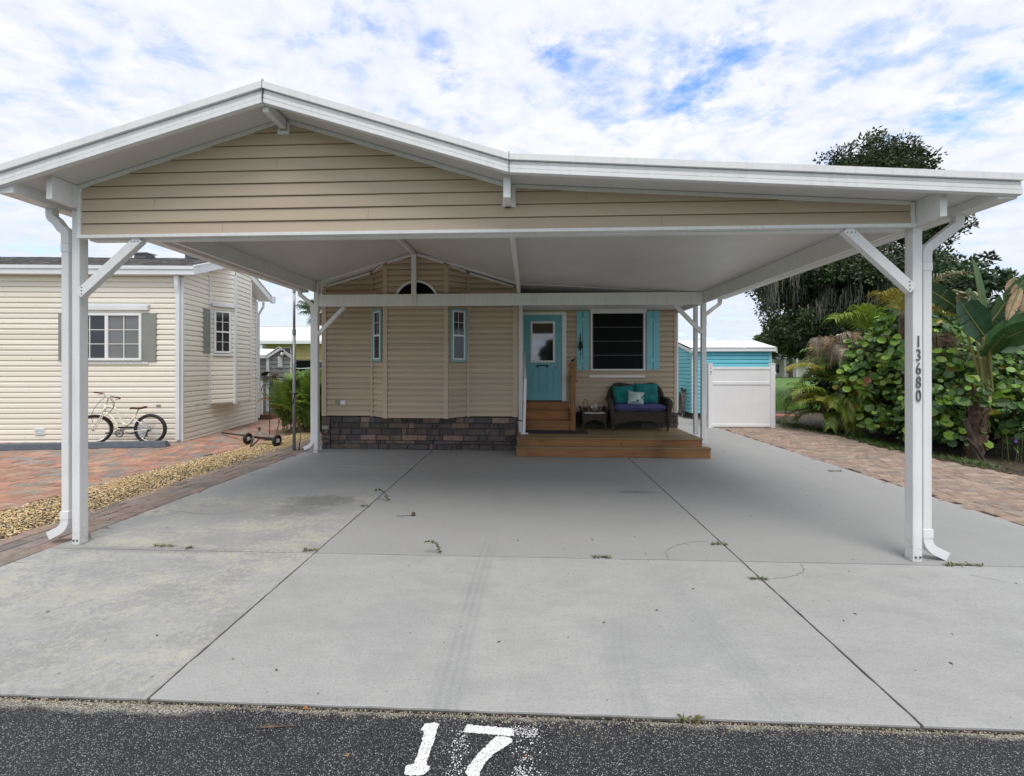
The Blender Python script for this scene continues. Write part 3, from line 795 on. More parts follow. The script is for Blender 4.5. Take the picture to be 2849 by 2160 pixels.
# house number on the right front post
for i, d in enumerate('13680'): textmesh(d, .148, .004, mt['digitgrey'], pr, (3.3865, 3.594, 1.871 - i * .1178), .62, 'house_number_digit')
# downspouts
def arc(cx, cz, r, a0, a1, n, y):
    return [(cx + r * cos(radians(a0 + (a1 - a0) * i / n)), y, cz + r * sin(radians(a0 + (a1 - a0) * i / n))) for i in range(n + 1)]
def downspout(xp, yp, xg, zg, zb, s, w=.078, d=.058, out=.13, foot=True):
    """pipe at xp against the post, rising to the gutter outlet at xg; s=+1 when the gutter is on the +x side"""
    m = MB(); k = abs(xg - xp); sg = 1 if xp > xg else -1
    zc = zg - .12 - k * .62
    ctl = [(xg, yp, zg + .004), (xg, yp, zg - .05), (xg + sg * .012, yp, zg - .085), (xg + sg * .05, yp, zg - .115), (xg + sg * k * .5, yp, (zg - .11 + zc) / 2 + .015), (xp - sg * .05, yp, zc + .03), (xp - sg * .012, yp, zc - .0), (xp, yp, zc - .045), (xp, yp, zc - .12)]
    sm = sm_(ctl, 4)
    m.sweep(sm, (0, 1, 0), w, d)
    m.box(xp - w / 2 - .0015, xp + w / 2 + .0015, yp - d / 2 - .0015, yp + d / 2 + .0015, zc - .20, zc - .12)
    o = m.build('downspout', W, cp, bevel=.006)
    m = MB(); m.box(xp - w / 2 + .003, xp + w / 2 - .003, yp - d / 2 + .003, yp + d / 2 - .003, zb + (.16 if foot else 0), zc - .13); m.build('pipe', W, o, bevel=.006)
    if not foot: return o
    m = MB(); m.box(xp - w / 2 - .004, xp + w / 2 + .004, yp - d / 2 - .004, yp + d / 2 + .004, zb + .20, zb + .275)
    el = [(xp, yp, zb + .26), (xp, yp, zb + .22)]; ws = [w * .97, w * .97]; n = 20; rr = .13; cx = xp + s * rr
    for i in range(n + 1):
        a = radians(180 + 62 * i / n) if s > 0 else radians(0 - 62 * i / n)
        el.append((cx + rr * cos(a), yp, zb + .20 + rr * sin(a))); ws.append(w * (1.0 if i % 3 else .88))
    a = V((s * .9, 0, -.43))
    for i in range(6): el.append(tuple(V(el[-1]) + a * out / 7)); ws.append(w * 1.0)
    m.sweep(el, (0, 1, 0), ws, d); m.build('elbow', mt['pale'], o)
    return o
downspout(3.503, 3.66, 3.775, 3.03, .0, 1); downspout(-4.452, 3.67, -4.61, 3.225, .035, -1, w=.078)
downspout(-4.315, 7.80, -4.575, 3.225, .03, -1, w=.072); downspout(3.475, 8.00, 3.775, 3.03, .0, 1, w=.07, foot=False)

# ================================================================== TAN HOUSE
hs = thing('mobile_home', 'tan lapped mobile home with bay, stone skirting and aqua door behind the carport', 'mobile home', (-.4, 8.1, 0))
PT = .1135; HZ = .692
hw = MB()
def wallseg(mb, a, b, poly_top, mat=None, z0=HZ):
    """lapped wall from plan point a to b; poly_top(x of plan) gives top z at both ends"""
    L = hypot(b[0] - a[0], b[1] - a[1]); e = ((b[0] - a[0]) / L, (b[1] - a[1]) / L); n = (e[1], -e[0])
    za, zb = poly_top
    siding(mb, a, e, n, [(0, z0), (L, z0), (L, zb), (0, za)], PT, z0)
    return L, e, n
top = lambda x: ceil_z(x) - .03
wallseg(hw, (-4.25, 8.12), (-3.2, 8.12), (top(-4.25), top(-3.2)))
wallseg(hw, (-3.2, 8.12), (-2.86, 7.82), (top(-3.2) , top(-2.86)))
L, e, n = .0, (1, 0), (0, -1)
siding(hw, (-2.86, 7.82), (1, 0), (0, -1), [(0, HZ), (1.26, HZ), (1.26, top(-1.60)), (.62, top(-2.24)), (0, top(-2.86))], PT, HZ)
wallseg(hw, (-1.60, 7.82), (-1.255, 8.12), (top(-1.60), top(-1.255)))
wallseg(hw, (-1.255, 8.12), (-.25, 8.12), (top(-1.255), top(-.25)))
wallseg(hw, (-.24, 9.0), (3.29, 9.0), (3.05, 3.05))
wallseg(hw, (-.235, 8.12), (-.235, 9.0), (3.1, 3.1))
wallseg(hw, (3.29, 9.0), (3.29, 15), (3.05, 3.05)); wallseg(hw, (-4.25, 15), (-4.25, 8.12), (3.3, 3.3))
hw.build('siding', mt['tan'], hs)
m = MB()   # solid core behind the boards
m.prism([(-4.235, 8.137, HZ + .002), (-3.2, 8.137, HZ + .002), (-2.85, 7.837, HZ + .002), (-1.61, 7.837, HZ + .002), (-1.26, 8.137, HZ + .002), (-.255, 8.137, HZ + .002), (-.255, 9.02, HZ + .002), (3.28, 9.02, HZ + .002), (3.28, 15, HZ + .002), (-4.24, 15, HZ + .002)], (0, 0, 2.36))
m.prism([(-2.85, 7.835, HZ - .012), (-1.61, 7.835, HZ - .012), (-1.30, 8.10, HZ - .012), (-3.17, 8.10, HZ - .012)], (0, 0, .012))
m.prism([(-4.24, 8.14, 3.04), (-.25, 8.14, 3.04), (-.25, 8.14, 3.33), (-2.24, 8.14, 3.94), (-4.24, 8.14, 3.35)], (0, 6.8, 0))
m.prism([(-2.85, 7.84, 3.04), (-1.61, 7.84, 3.04), (-1.61, 7.84, 3.72), (-2.24, 7.84, 3.93), (-2.85, 7.84, 3.74)], (0, .29, 0))
m.build('core_wall', mt['tan_trim'], hs)
m = MB()   # corner boards
def vt(x0, x1, y0, y1, z1, z0=HZ - .012): m.box(x0, x1, y0, y1, z0, z1)
vt(-4.285, -4.185, 8.082, 8.2, 3.30); vt(-.315, -.212, 8.082, 8.16, 3.30)
vt(-3.255, -3.205, 8.082, 8.12, 3.57); vt(-1.25, -1.20, 8.082, 8.12, 3.57)
m.prism([(-2.895, 7.840, HZ - .015), (-2.88, 7.780, HZ - .015), (-2.795, 7.780, HZ - .015), (-2.795, 7.82, HZ - .015)], (0, 0, 3.04))
m.prism([(-1.665, 7.82, HZ - .015), (-1.665, 7.780, HZ - .015), (-1.582, 7.780, HZ - .015), (-1.566, 7.840, HZ - .015)], (0, 0, 3.0))
vt(3.235, 3.29, 8.965, 9.0, 3.0)
m.build('corner_trim', mt['tan_trim'], hs, bevel=.003)
m = MB(); vt(3.291, 3.325, 8.962, 9.03, 2.9, .69); m.build('corner_post', mt['pale'], hs, bevel=.002)
m = MB()
def rk(a, b, ya, yb, off): m.prism([(a, ya, ceil_z(a) - off - .045), (b, yb, ceil_z(b) - off - .045), (b, yb, ceil_z(b) - off), (a, ya, ceil_z(a) - off)], (0, -.03, 0))
rk(-4.18, -3.26, 8.09, 8.09, .035); rk(-3.19, -2.90, 8.08, 7.84, .035); rk(-2.79, -2.27, 7.80, 7.80, .035); rk(-2.20, -1.67, 7.80, 7.80, .035); rk(-1.55, -1.27, 7.84, 8.08, .035); rk(-1.19, -.30, 8.09, 8.09, .035)
m.build('rake_trim', W, hs)
m = MB()   # roof over the home, just behind the carport roof
for a, b in ((-4.55, -2.24), (-2.24, -.158)):
    za, zb = ceil_z(a) - .01, ceil_z(b) - .01
    m.prism([(a, 7.83, za), (b, 7.83, zb), (b, 7.83, zb + .09), (a, 7.83, za + .09)], (0, 7.4, 0))
m.prism([(-.157, 7.83, 3.335), (3.62, 7.83, 3.10), (3.62, 7.83, 3.19), (-.157, 7.83, 3.425)], (0, 7.4, 0))
m.build('roof', W, hs)
m = MB(); m.box(-.22, 3.5, 7.90, 8.99, 2.985, 3.0); m.prism([(3.30, 7.83, 2.90), (3.345, 7.83, 2.90), (3.345, 7.83, 3.08), (3.30, 7.83, 3.08)], (0, 7, 0)); m.build('porch_ceiling', W, hs)
for x0, x1, y0, z0 in ((-.20, -.117, 8.16, .352), (3.325, 3.395, 8.10, .352)):
    m = MB(); m.box(x0, x1, y0, y0 + .075, z0, 2.984); po = m.build('porch_post', W, hs, bevel=.005)
    if x0 < 0:
        m = MB(); m.ring((-.158, 8.197, .60), (.12, 0, 1), .058, .012, 12, 6); m.tube([(-.20, 8.15, .60), (-.245, 8.12, .605)], .013, 6); m.build('clamp', mt['black'], po)
# stone skirting
m = MB(); st = [(.085, .073, .07), (.105, .088, .083), (.135, .098, .084), (.18, .118, .092), (.072, .066, .066), (.095, .083, .08), (.118, .10, .094), (.09, .077, .074), (.24, .165, .13), (.40, .36, .33), (.15, .12, .105)]
def stones(mb, a, e, n, L, z0, z1):
    z = z0
    while z < z1 - .01:
        h = min(random.choice((.07, .095, .115, .135)), z1 - z)
        if z1 - z - h < .05: h = z1 - z
        u = -R(0, .1)
        while u < L:
            w = random.choice((.10, .19, .26, .33, .40)) * R(.85, 1.15); u0, u1 = max(0, u), min(L, u + w); u += w
            if u1 - u0 < .015: continue
            c = random.choice(st)
            if c[0] > .3 and (h > .1 or w > .2): c = st[5]
            c = jit(tuple(q * 1.22 for q in c), .2, .06); o = R(.008, .03); j = .004; b = .006
            def P(uu, zz, oo): return (a[0] + e[0] * uu + n[0] * oo, a[1] + e[1] * uu + n[1] * oo, zz)
            fb = [P(u0 + j, z + j, 0), P(u1 - j, z + j, 0), P(u1 - j, z + h - j, 0), P(u0 + j, z + h - j, 0)]
            q = lambda: R(-.004, .004)
            ft = [P(u0 + j + b + q(), z + j + b + q(), o + q()), P(u1 - j - b + q(), z + j + b + q(), o + q()), P(u1 - j - b + q(), z + h - j - b + q(), o + q()), P(u0 + j + b + q(), z + h - j - b + q(), o + q())]
            mb.add(fb + ft, [(0, 1, 5, 4), (1, 2, 6, 5), (2, 3, 7, 6), (3, 0, 4, 7), (4, 5, 6, 7)], c)
        z += h
stones(m, (-4.09, 8.10), (1, 0), (0, -1), 3.86, 0, .665); stones(m, (-4.27, 8.085), (1, 0), (0, -1), .175, 0, .665)
stones(m, (-4.275, 9.0), (0, -1), (-1, 0), .9, 0, .665); stones(m, (-.225, 8.10), (0, 1), (1, 0), .9, 0, .665)
stones(m, (2.5, 8.975), (1, 0), (0, -1), .82, .33, .68); stones(m, (3.31, 8.975), (0, 1), (1, 0), 5.0, 0, .68)
so = m.build('stone_skirting', mt['stone'], hs)
m = MB(); m.box(-4.268, -.228, 8.103, 8.3, 0, .675); m.box(-4.262, 3.305, 8.99, 15, 0, .682); m.box(2.4, 3.305, 8.979, 9.0, .2, .68)
m.build('mortar', mt['tarseam'], so)
# bay windows
def baywin(a, b, zlo, zhi):
    A, B = V((*a, 0)), V((*b, 0)); L = (B - A).length; e = (B - A) / L; n = V((e.y, -e.x, 0)); A = A + n * .014; B = B + n * .014
    def pr(mb, u0, u1, z0, z1, o0, o1):
        p = A + e * u0 + n * o0; q = A + e * u1 + n * o0
        mb.prism([(p.x, p.y, z0), (q.x, q.y, z0), (q.x, q.y, z1), (p.x, p.y, z1)], n * (o1 - o0))
    def rim(mb, u0, u1, z0, z1, w, o0, o1):
        pr(mb, u0, u0 + w, z0, z1, o0, o1); pr(mb, u1 - w, u1, z0, z1, o0, o1); pr(mb, u0 + w, u1 - w, z0, z0 + w, o0, o1); pr(mb, u0 + w, u1 - w, z1 - w, z1, o0, o1)
    m = MB(); rim(m, 0, L, zlo, zhi, .045, .0, .03); f = m.build('window', mt['aquatrim'], hs, bevel=.003)
    m = MB(); rim(m, .046, L - .046, zlo + .046, zhi - .046, .026, .005, .026); zm = (zlo + zhi) / 2 - .02; pr(m, .072, L - .072, zm, zm + .035, .005, .028)
    for uu in (L / 2,):
        pr(m, uu - .004, uu + .004, zm + .035, zhi - .072, .0065, .010)
    pr(m, .072, L / 2 - .005, (zm + zhi) / 2, (zm + zhi) / 2 + .008, .0065, .0095); pr(m, L / 2 + .005, L - .072, (zm + zhi) / 2, (zm + zhi) / 2 + .008, .0065, .0095); m.build('sash', mt['pale'], f)
    m = MB(); pr(m, .05, L - .05, zlo + .05, zhi - .05, .0, .0065); m.build('pane', mt['glass'], f)
baywin((-3.182, 8.085), (-2.912, 7.847), 1.81, 2.87); baywin((-1.555, 7.842), (-1.273, 8.087), 1.80, 2.87)
# arched window
m = MB(); ac = (-2.212, 2.962)
def archpts(r, y, n=24): return [(ac[0] + r * cos(pi * i / n), y, ac[1] + r * sin(pi * i / n)) for i in range(n + 1)]
po_, pi_ = archpts(.457, 7.80), archpts(.41, 7.80)
for i in range(24): m.prism([po_[i], po_[i + 1], pi_[i + 1], pi_[i]], (0, -.025, 0))
aw = m.build('arched_window', mt['pale'], hs)
m = MB(); m.prism(archpts(.415, 7.80), (0, -.012, 0)); m.build('pane', mt['screen'], aw)
m = MB(); m.box(-3.995, -3.885, 8.080, 8.104, .925, 1.003, (.6, .6, .6)); vo = m.build('vent_plate', mt['grey_sid'], hs); m = MB(); m.box(-3.884, -3.78, 8.076, 8.104, .925, 1.003); m.build('outlet_cover', mt['pale'], vo)
# door
D0, D1, DB, DT = -.10, .755, .955, 2.87
m = MB(); y = 8.972
m.box(D0 - .075, D0 - .003, y - .012, 9.0, DB - .02, DT + .075); m.box(D1 + .003, D1 + .08, y - .012, 9.0, DB - .02, DT + .075); m.box(D0 - .003, D1 + .003, y - .012, 9.0, DT + .004, DT + .075); m.box(D1 + .08, D1 + .10, y - .004, 9.0, DB - .02, DT + .06)
m.build('door_frame', W, hs, bevel=.004)
m = MB(); m.box(D0, D1, y, 9.0, DB, DT)
gx0, gx1, gz0, gz1 = .05, .60, 1.80, 2.725
for x0, x1, z0, z1 in ((.075, .265, 1.14, 1.64), (.395, .585, 1.14, 1.64)):
    w = .014
    for a, b, c_, d_ in ((x0, x1, z0, z0 + w), (x0, x1, z1 - w, z1), (x0, x0 + w, z0 + w, z1 - w), (x1 - w, x1, z0 + w, z1 - w)): m.box(a, b, y - .014, y, c_, d_)
    m.box(x0 + .04, x1 - .04, y - .010, y, z0 + .04, z1 - .04)
dr = m.build('door', mt['teal'], hs, bevel=.003)
m = MB(); w = .045
for a, b, c_, d_ in ((gx0, gx1, gz0, gz0 + w), (gx0, gx1, gz1 - w, gz1), (gx0, gx0 + w, gz0 + w, gz1 - w), (gx1 - w, gx1, gz0 + w, gz1 - w)): m.box(a, b, y - .02, y - .0005, c_, d_)
wf = m.build('window', mt['pale'], dr, bevel=.005); m = MB(); m.box(gx0 + .04, gx1 - .04, y - .008, y - .0006, gz0 + .04, gz1 - .04); m.build('door_glass', mt['doorglass'], dr)
m = MB(); m.tube([(.665, y, 1.69), (.665, y - .02, 1.69)], .028, 10); m.tube([(.665, y - .03, 1.69), (.60, y - .035, 1.685)], .010, 6); m.tube([(.665, y, 1.69), (.665, y - .035, 1.69)], .012, 6); m.build('handle', mt['steel'], dr)
m = MB(); m.tube([(.67, y, 1.85), (.67, y - .018, 1.85)], .028, 12); m.build('deadbolt', mt['steel'], dr)
m = MB(); m.tube([(.20 + .24 * i / 8, y - .022 - .01 * sin(pi * i / 8), 1.715 + .022 * sin(pi * i / 8)) for i in range(9)], .013, 6); m.box(.19, .235, y - .02, y, 1.69, 1.745); m.box(.405, .45, y - .02, y, 1.69, 1.745); m.build('knocker', mt['black'], dr)
m = MB(); m.box(D0, D1, y - .03, y + .01, DB - .03, DB - .004); m.build('threshold', mt['black'], hs)
# porch window, shutters, awning rails
wx0, wx1, wz0, wz1 = 1.40, 2.60, 1.62, 2.93
m = MB(); w = .035; yy = 8.955
for a, b, c_, d_ in ((wx0, wx1, wz0, wz0 + w), (wx0, wx0 + w, wz0 + w, wz1 - w), (wx1 - w, wx1, wz0 + w, wz1 - w), (wx0, wx1, wz1 - w, wz1)): m.box(a, b, yy, 9.0, c_, d_)
m.box(wx0 - .02, wx1 + .03, yy - .02, 9.0, wz1, wz1 + .06)
wn = m.build('window', mt['pale'], hs, bevel=.004)
m = MB(); m.box(wx0 + .03, wx1 - .03, yy + .016, 8.99, wz0 + .03, wz1 - .03); m.build('pane', mt['screen'], wn)
m = MB()
for k in (1, 2, 3): 
    z = wz0 + .03 + (wz1 - wz0 - .06) * k / 4; m.box(wx0 + .05, wx1 - .05, yy + .008, yy + .018, z - .006, z + .006, (1, 1, 1))
m.box(wx0 + .035, wx0 + .055, yy + .004, yy + .018, wz0 + .035, wz1 - .035); m.box(wx1 - .055, wx1 - .035, yy + .004, yy + .018, wz0 + .035, wz1 - .035)
m.build('muntin', mt['bolt'], wn)
m = MB(); m.box(1.37, 2.60, 8.955, 8.99, 1.465, 1.515); m.build('awning_rail', mt['pale'], hs, bevel=.003)
for x0, x1 in ((1.085, 1.355), (2.635, 2.915)):
    m = MB(); ya = 8.962; xm = (x0 + x1) / 2
    m.box(x0, xm - .006, ya, 8.995, 1.635, 2.95); m.box(xm + .006, x1, ya, 8.995, 1.635, 2.95)
    for z in (1.80, 2.72): m.box(x0 + .002, x1 - .002, ya - .018, ya - .0005, z, z + .085)
    s = m.build('shutter', mt['shutter'], hs, bevel=.003)
    m = MB(); m.box(xm - .0055, xm + .0055, ya + .01, 8.99, 1.64, 2.945); m.build('gap', mt['black'], s)

# ================================================================== DECK AND STEPS
dk = thing('porch_deck', 'stained timber deck with a low front step and stairs to the aqua door', 'deck', (1.5, 7.6, 0))
def plank(mb, x0, x1, y0, y1, z0, z1): k = R(.82, 1.12); mb.box(x0, x1, y0, y1, z0, z1, (k, k * R(.97, 1.03), k))
m = MB(); y = 7.60
while y < 8.94:
    plank(m, -.225 + R(-.004, .004), 3.275 + R(-.006, .006) , y, y + .134, .325, .352); y += .140
m.build('deck_board', mt['woodtop'], dk, bevel=.004)
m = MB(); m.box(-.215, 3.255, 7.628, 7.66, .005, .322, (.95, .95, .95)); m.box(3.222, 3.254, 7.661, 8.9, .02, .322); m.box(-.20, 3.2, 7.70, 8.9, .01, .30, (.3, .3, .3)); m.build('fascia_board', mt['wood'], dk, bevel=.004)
m = MB(); plank(m, -.228, 3.39, 7.508, 7.625, .166, .196); m.build('step_tread', mt['woodtop'], dk, bevel=.004)
m = MB(); plank(m, -.225, 3.385, 7.522, 7.556, .004, .165); plank(m, 3.352, 3.384, 7.557, 7.9, .004, .165); plank(m, 3.26, 3.39, 7.6265, 7.9, .166, .196); m.build('step_riser', mt['wood'], dk, bevel=.004)
m = MB()
zs = (.352, .55, .75, .925); ys = (8.50, 8.70, 8.89)
for i in range(3):
    plank(m, -.07, .905, ys[i], ys[i] + .03, zs[i] + .001, zs[i + 1] - .03)
m.build('stair_riser', mt['wood'], dk, bevel=.003)
m = MB()
for i in range(3): plank(m, -.08, .915, ys[i] - .025, (ys[i + 1] if i < 2 else 8.96), zs[i + 1] - .029, zs[i + 1])
m.build('stair_tread', mt['wood'], dk, bevel=.003)
for x_ in (.88, -.078): m = MB(); m.box(x_, x_ + .035, 8.55, 8.95, .36, .70, (.6, .6, .6)); m.build('stringer', mt['wood'], dk)
for i in range(3):
    m = MB(); m.box(.918, .936, ys[i] - .02, ys[i] + .01, zs[i] + .01, zs[i + 1] - .035); m.build('edge_strip', mt['pale'], dk)
m = MB(); m.box(.895, 1.0, 8.46, 8.56, .353, 1.50); m.box(.925, .985, 8.561, 8.95, .72, .80, (.7, .7, .7)); m.box(.93, .98, 8.60, 8.66, .36, .72, (.6, .6, .6)); m.box(.93, .98, 8.88, 8.94, .36, 1.52, (.6, .6, .6)); m.box(.92, .99, 8.561, 8.95, 1.42, 1.50, (.7, .7, .7))
m.box(.855, 1.03, 8.42, 8.60, 1.38, 1.425); m.box(.865, 1.02, 8.43, 8.59, 1.53, 1.575); m.box(.875, 1.01, 8.44, 8.58, 1.576, 1.63)
m.box(.885, 1.0, 8.45, 8.57, 1.501, 1.529); m.box(.85, 1.03, 8.42, 8.60, 1.70, 1.74); m.box(.88, 1.0, 8.45, 8.57, 1.631, 1.699); m.prism([(.87, 8.44, 1.741), (1.01, 8.44, 1.741), (1.01, 8.58, 1.741), (.87, 8.58, 1.741)], (0, 0, .05))
m.build('newel_post', mt['woodv'], dk, bevel=.005)
# bird on the newel
b = thing('bird_figurine', 'small dark metal bird perched on the wooden newel post by the stairs', 'figurine', (.945, 8.51, 1.791))
m = MB(); m.tube([(.90, 8.51, 1.852), (.915, 8.51, 1.842), (.94, 8.51, 1.835), (.965, 8.51, 1.845), (.985, 8.51, 1.862)], [.004, .014, .024, .022, .012], 10); m.tube([(.94, 8.51, 1.82), (.94, 8.51, 1.7905)], .004, 5); m.tube([(.955, 8.51, 1.82), (.958, 8.51, 1.7905)], .004, 5); m.build('body', mt['black'], b, smooth=True)
m = MB(); m.sphere((.99, 8.51, 1.872), .016, 10); m.tube([(1.0, 8.51, 1.873), (1.025, 8.51, 1.868)], [.006, .001], 6); m.build('head', mt['black'], b, smooth=True)
# white stair rail
h = thing('stair_handrail', 'white metal handrail post leaning beside the left porch post', 'handrail', (-.075, 8.02, .353))
m = MB(); m.bar((-.085, 8.02, .37), (-.055, 7.99, 1.46), .055, .045, (0, 1, 0)); m.build('post', mt['pale'], h, bevel=.004)
m = MB(); m.box(-.15, .0, 7.97, 8.07, .3525, .369); m.build('foot_plate', mt['pale'], h, bevel=.003)
m = MB(); m.bar((-.06, 8.01, 1.45), (-.085, 8.93, 2.05), .045, .04, (0, 0, 1)); m.build('rail', mt['pale'], h, bevel=.004)
m = MB(); m.box(-.04, 1.22, 8.03, 8.42, .353, .364); tag(m.build('doormat', mt['mat'], bevel=.003), 'dark brown mat laid across the deck at the foot of the stairs', 'doormat')

# ================================================================== PORCH FURNITURE
DZ = .352
ls = thing('wicker_loveseat', 'brown wicker loveseat with rolled arms under the dark porch window', 'loveseat', (2.36, 8.93, DZ), local=True)
WK = mt['wicker']
def cpts(n=24):   # camel-back outline in x,z
    pts = [(-.60, .60), (-.575, .74), (-.53, .86), (-.45, .945), (-.34, .965), (-.2, .945), (0, .915), (.2, .945), (.34, .965), (.45, .945), (.53, .86), (.575, .74), (.60, .60)]
    return pts
m = MB(); o = cpts(); m.prism([(-.58, -.03, .30)] + [(x, -.03 - (z - .3) * .02, z) for x, z in o] + [(.58, -.03, .30)], (0, -.03, 0)); m.build('backrest', WK, ls)
m = MB(); m.tube([(x, -.05, z) for x, z in o], .042, 10); m.build('back_roll', WK, ls, smooth=True)
for s in (-1, 1):
    m = MB(); m.tube([(s * .60, -.06, .66), (s * .615, -.15, .645), (s * .62, -.3, .635), (s * .62, -.41, .62), (s * .615, -.455, .57), (s * .60, -.46, .48), (s * .585, -.455, .30), (s * .575, -.45, .10)], [.05, .052, .055, .06, .062, .056, .046, .034], 10)
    a = m.build('arm', WK, ls, smooth=True)
    m = MB(); m.prism([(s * .585, -.05, .16), (s * .575, -.45, .16), (s * .60, -.45, .55), (s * .60, -.05, .62)], (.02 * -s, 0, 0)); m.build('side_panel', WK, a)
    for y in (-.45, -.06):
        m = MB(); m.tube([(s * .573, y, .12), (s * .567, y, .0)], [.027, .019], 8); m.build('leg', WK, ls)
m = MB(); ap = [(-.55, .40), (-.55, .10)] + [(-.52 + 1.04 * i / 16, .10 + .115 * sin(pi * i / 16) ** .7) for i in range(1, 16)] + [(.55, .10), (.55, .40)]
m.prism([(x, -.455, z) for x, z in ap], (0, .02, 0)); m.box(-.57, .57, -.46, -.05, .385, .41); m.build('apron', WK, ls)
def pillow(mb, w, h, t, n=18, tuft=0, corner=4, pinch=.06):
    vs = []
    for sgn in (1, -1):
        for j in range(n + 1):
            for i in range(n + 1):
                x, y = -1 + 2 * i / n, -1 + 2 * j / n
                e = max(0, 1 - abs(x) ** corner) * max(0, 1 - abs(y) ** corner)
                z = t * .5 * e ** .45
                if tuft:
                    for tx, ty in tuft: z -= t * .22 * math.exp(-((x - tx) ** 2 * 10 + (y - ty) ** 2 * 10))
                z += .012 * sin(5 * x + 3 * y + w * 40) * e
                k = 1 - pinch * (x * x * y * y) ** .5 * 0 - pinch * (1 - max(abs(x), abs(y)) ** 2) * 0
                px_ = x * (1 - pinch * (1 - abs(y) ** 2) * abs(x)) if pinch else x; py_ = y * (1 - pinch * (1 - abs(x) ** 2) * abs(y)) if pinch else y
                vs.append((px_ * w / 2, py_ * h / 2, sgn * max(z, .002)))
    N = (n + 1) ** 2; fs = []
    for j in range(n):
        for i in range(n):
            a = j * (n + 1) + i
            fs.append((a, a + 1, a + n + 2, a + n + 1)); fs.append((N + a, N + a + n + 1, N + a + n + 2, N + a + 1))
    return mb.add(vs, fs)
def place(mb, mat4):
    mb.v = [tuple(mat4 @ V(p)) for p in mb.v]; return mb
def pil(name, mat, label, w, h, t, loc, rx, ry=0, rz=0, **k):
    m = pillow(MB(), w, h, t, **k); Mx = Matrix.Rotation(rz, 4, 'Z') @ Matrix.Rotation(ry, 4, 'Y') @ Matrix.Rotation(rx, 4, 'X')
    o = place(m, Mx).build(name, mat, smooth=True); o.location = loc
    return tag(o, label, 'cushion')
pil('seat_cushion', mt['fabric_p'], 'indigo tufted seat cushion lying on the wicker loveseat', 1.12, .42, .15, (2.36, 8.66, .835), 0, tuft=((-.5, 0), (.0, 0), (.5, 0)), pinch=.0, corner=8)
pil('back_cushion', mt['fabric_t'], 'teal plush back cushion on the table side of the loveseat', .47, .43, .19, (2.085, 8.765, 1.085), radians(76), radians(-3), 0, tuft=((-.1, -.1),), pinch=.03)
pil('back_cushion', mt['fabric_t'], 'taller teal plush back cushion on the blue shed side of the loveseat', .51, .47, .20, (2.565, 8.77, 1.11), radians(76), radians(2), 0, tuft=((.1, .0),), pinch=.03)
pil('throw_pillow', mt['pattern'], 'pale sea green throw pillow with a dark print between the teal cushions', .36, .31, .13, (2.30, 8.60, 1.035), radians(72), radians(7), 0, corner=3, pinch=.10)
tb = thing('wicker_table', 'low brown wicker side table with an arched apron beside the loveseat', 'side table', (1.41, 8.72, DZ), local=True)
m = MB(); m.box(-.235, .235, -.19, .16, .355, .372); m.build('table_top', mt['palewall'], tb, bevel=.003)
m = MB(); ap = [(-.22, .35), (-.22, .12)] + [(-.21 + .42 * i / 12, .12 + .10 * sin(pi * i / 12) ** .7) for i in range(1, 12)] + [(.22, .12), (.22, .35)]
m.prism([(x, -.20, z) for x, z in ap], (0, .02, 0)); m.build('apron', WK, tb); m = MB(); m.prism([(x, .14, z) for x, z in ap], (0, .02, 0)); m.build('apron', WK, tb)
for s in (-1, 1):
    m = MB(); m.prism([(s * .235, -.19, .10), (s * .235, .16, .10), (s * .265, .16, .46), (s * .255, -.19, .40)], (.02 * -s, 0, 0)); m.tube([(s * .25, -.20, .40), (s * .262, 0, .44), (s * .265, .17, .47)], .022, 8); m.build('side_panel', WK, tb)
    for y in (-.19, .15): m = MB(); m.tube([(s * .245, y, .42), (s * .232, y, .12), (s * .225, y, 0)], [.026, .022, .016], 8); m.build('leg', WK, tb)
bk = thing('handle_basket', 'small woven basket with a tall loop handle on the wicker table', 'basket', (1.25, 8.73, DZ + .373))
m = MB(); m.lathe([(.04, .0), (.055, .03), (.062, .085), (.056, .085), (.045, .01)], (1.25, 8.73, DZ + .373), 16); m.build('body', WK, bk)
m = MB(); m.tube([(1.25 + .057 * cos(a), 8.73, DZ + .373 + .075 + .20 * sin(a)) for a in [pi * i / 12 for i in range(13)]], .007, 6); m.build('handle', WK, bk)
bw = thing('shell_bowl', 'low round bowl heaped with white shells on the wicker table', 'bowl', (1.45, 8.71, DZ + .373))
m = MB(); m.lathe([(.07, 0), (.10, .03), (.118, .085), (.108, .085), (.09, .03), (.05, .02)], (1.45, 8.71, DZ + .373), 20); m.build('bowl_body', mt['clay'], bw, smooth=True)
for i in range(9):
    m = MB(); a = R(0, 6.3); r = R(0, .075); m.sphere((1.45 + r * cos(a), 8.71 + r * sin(a), DZ + .373 + .085 + R(0, .03) + (.03 if r < .04 else 0)), R(.022, .036), 8); m.build('shell', mt['shell'], bw, smooth=True)
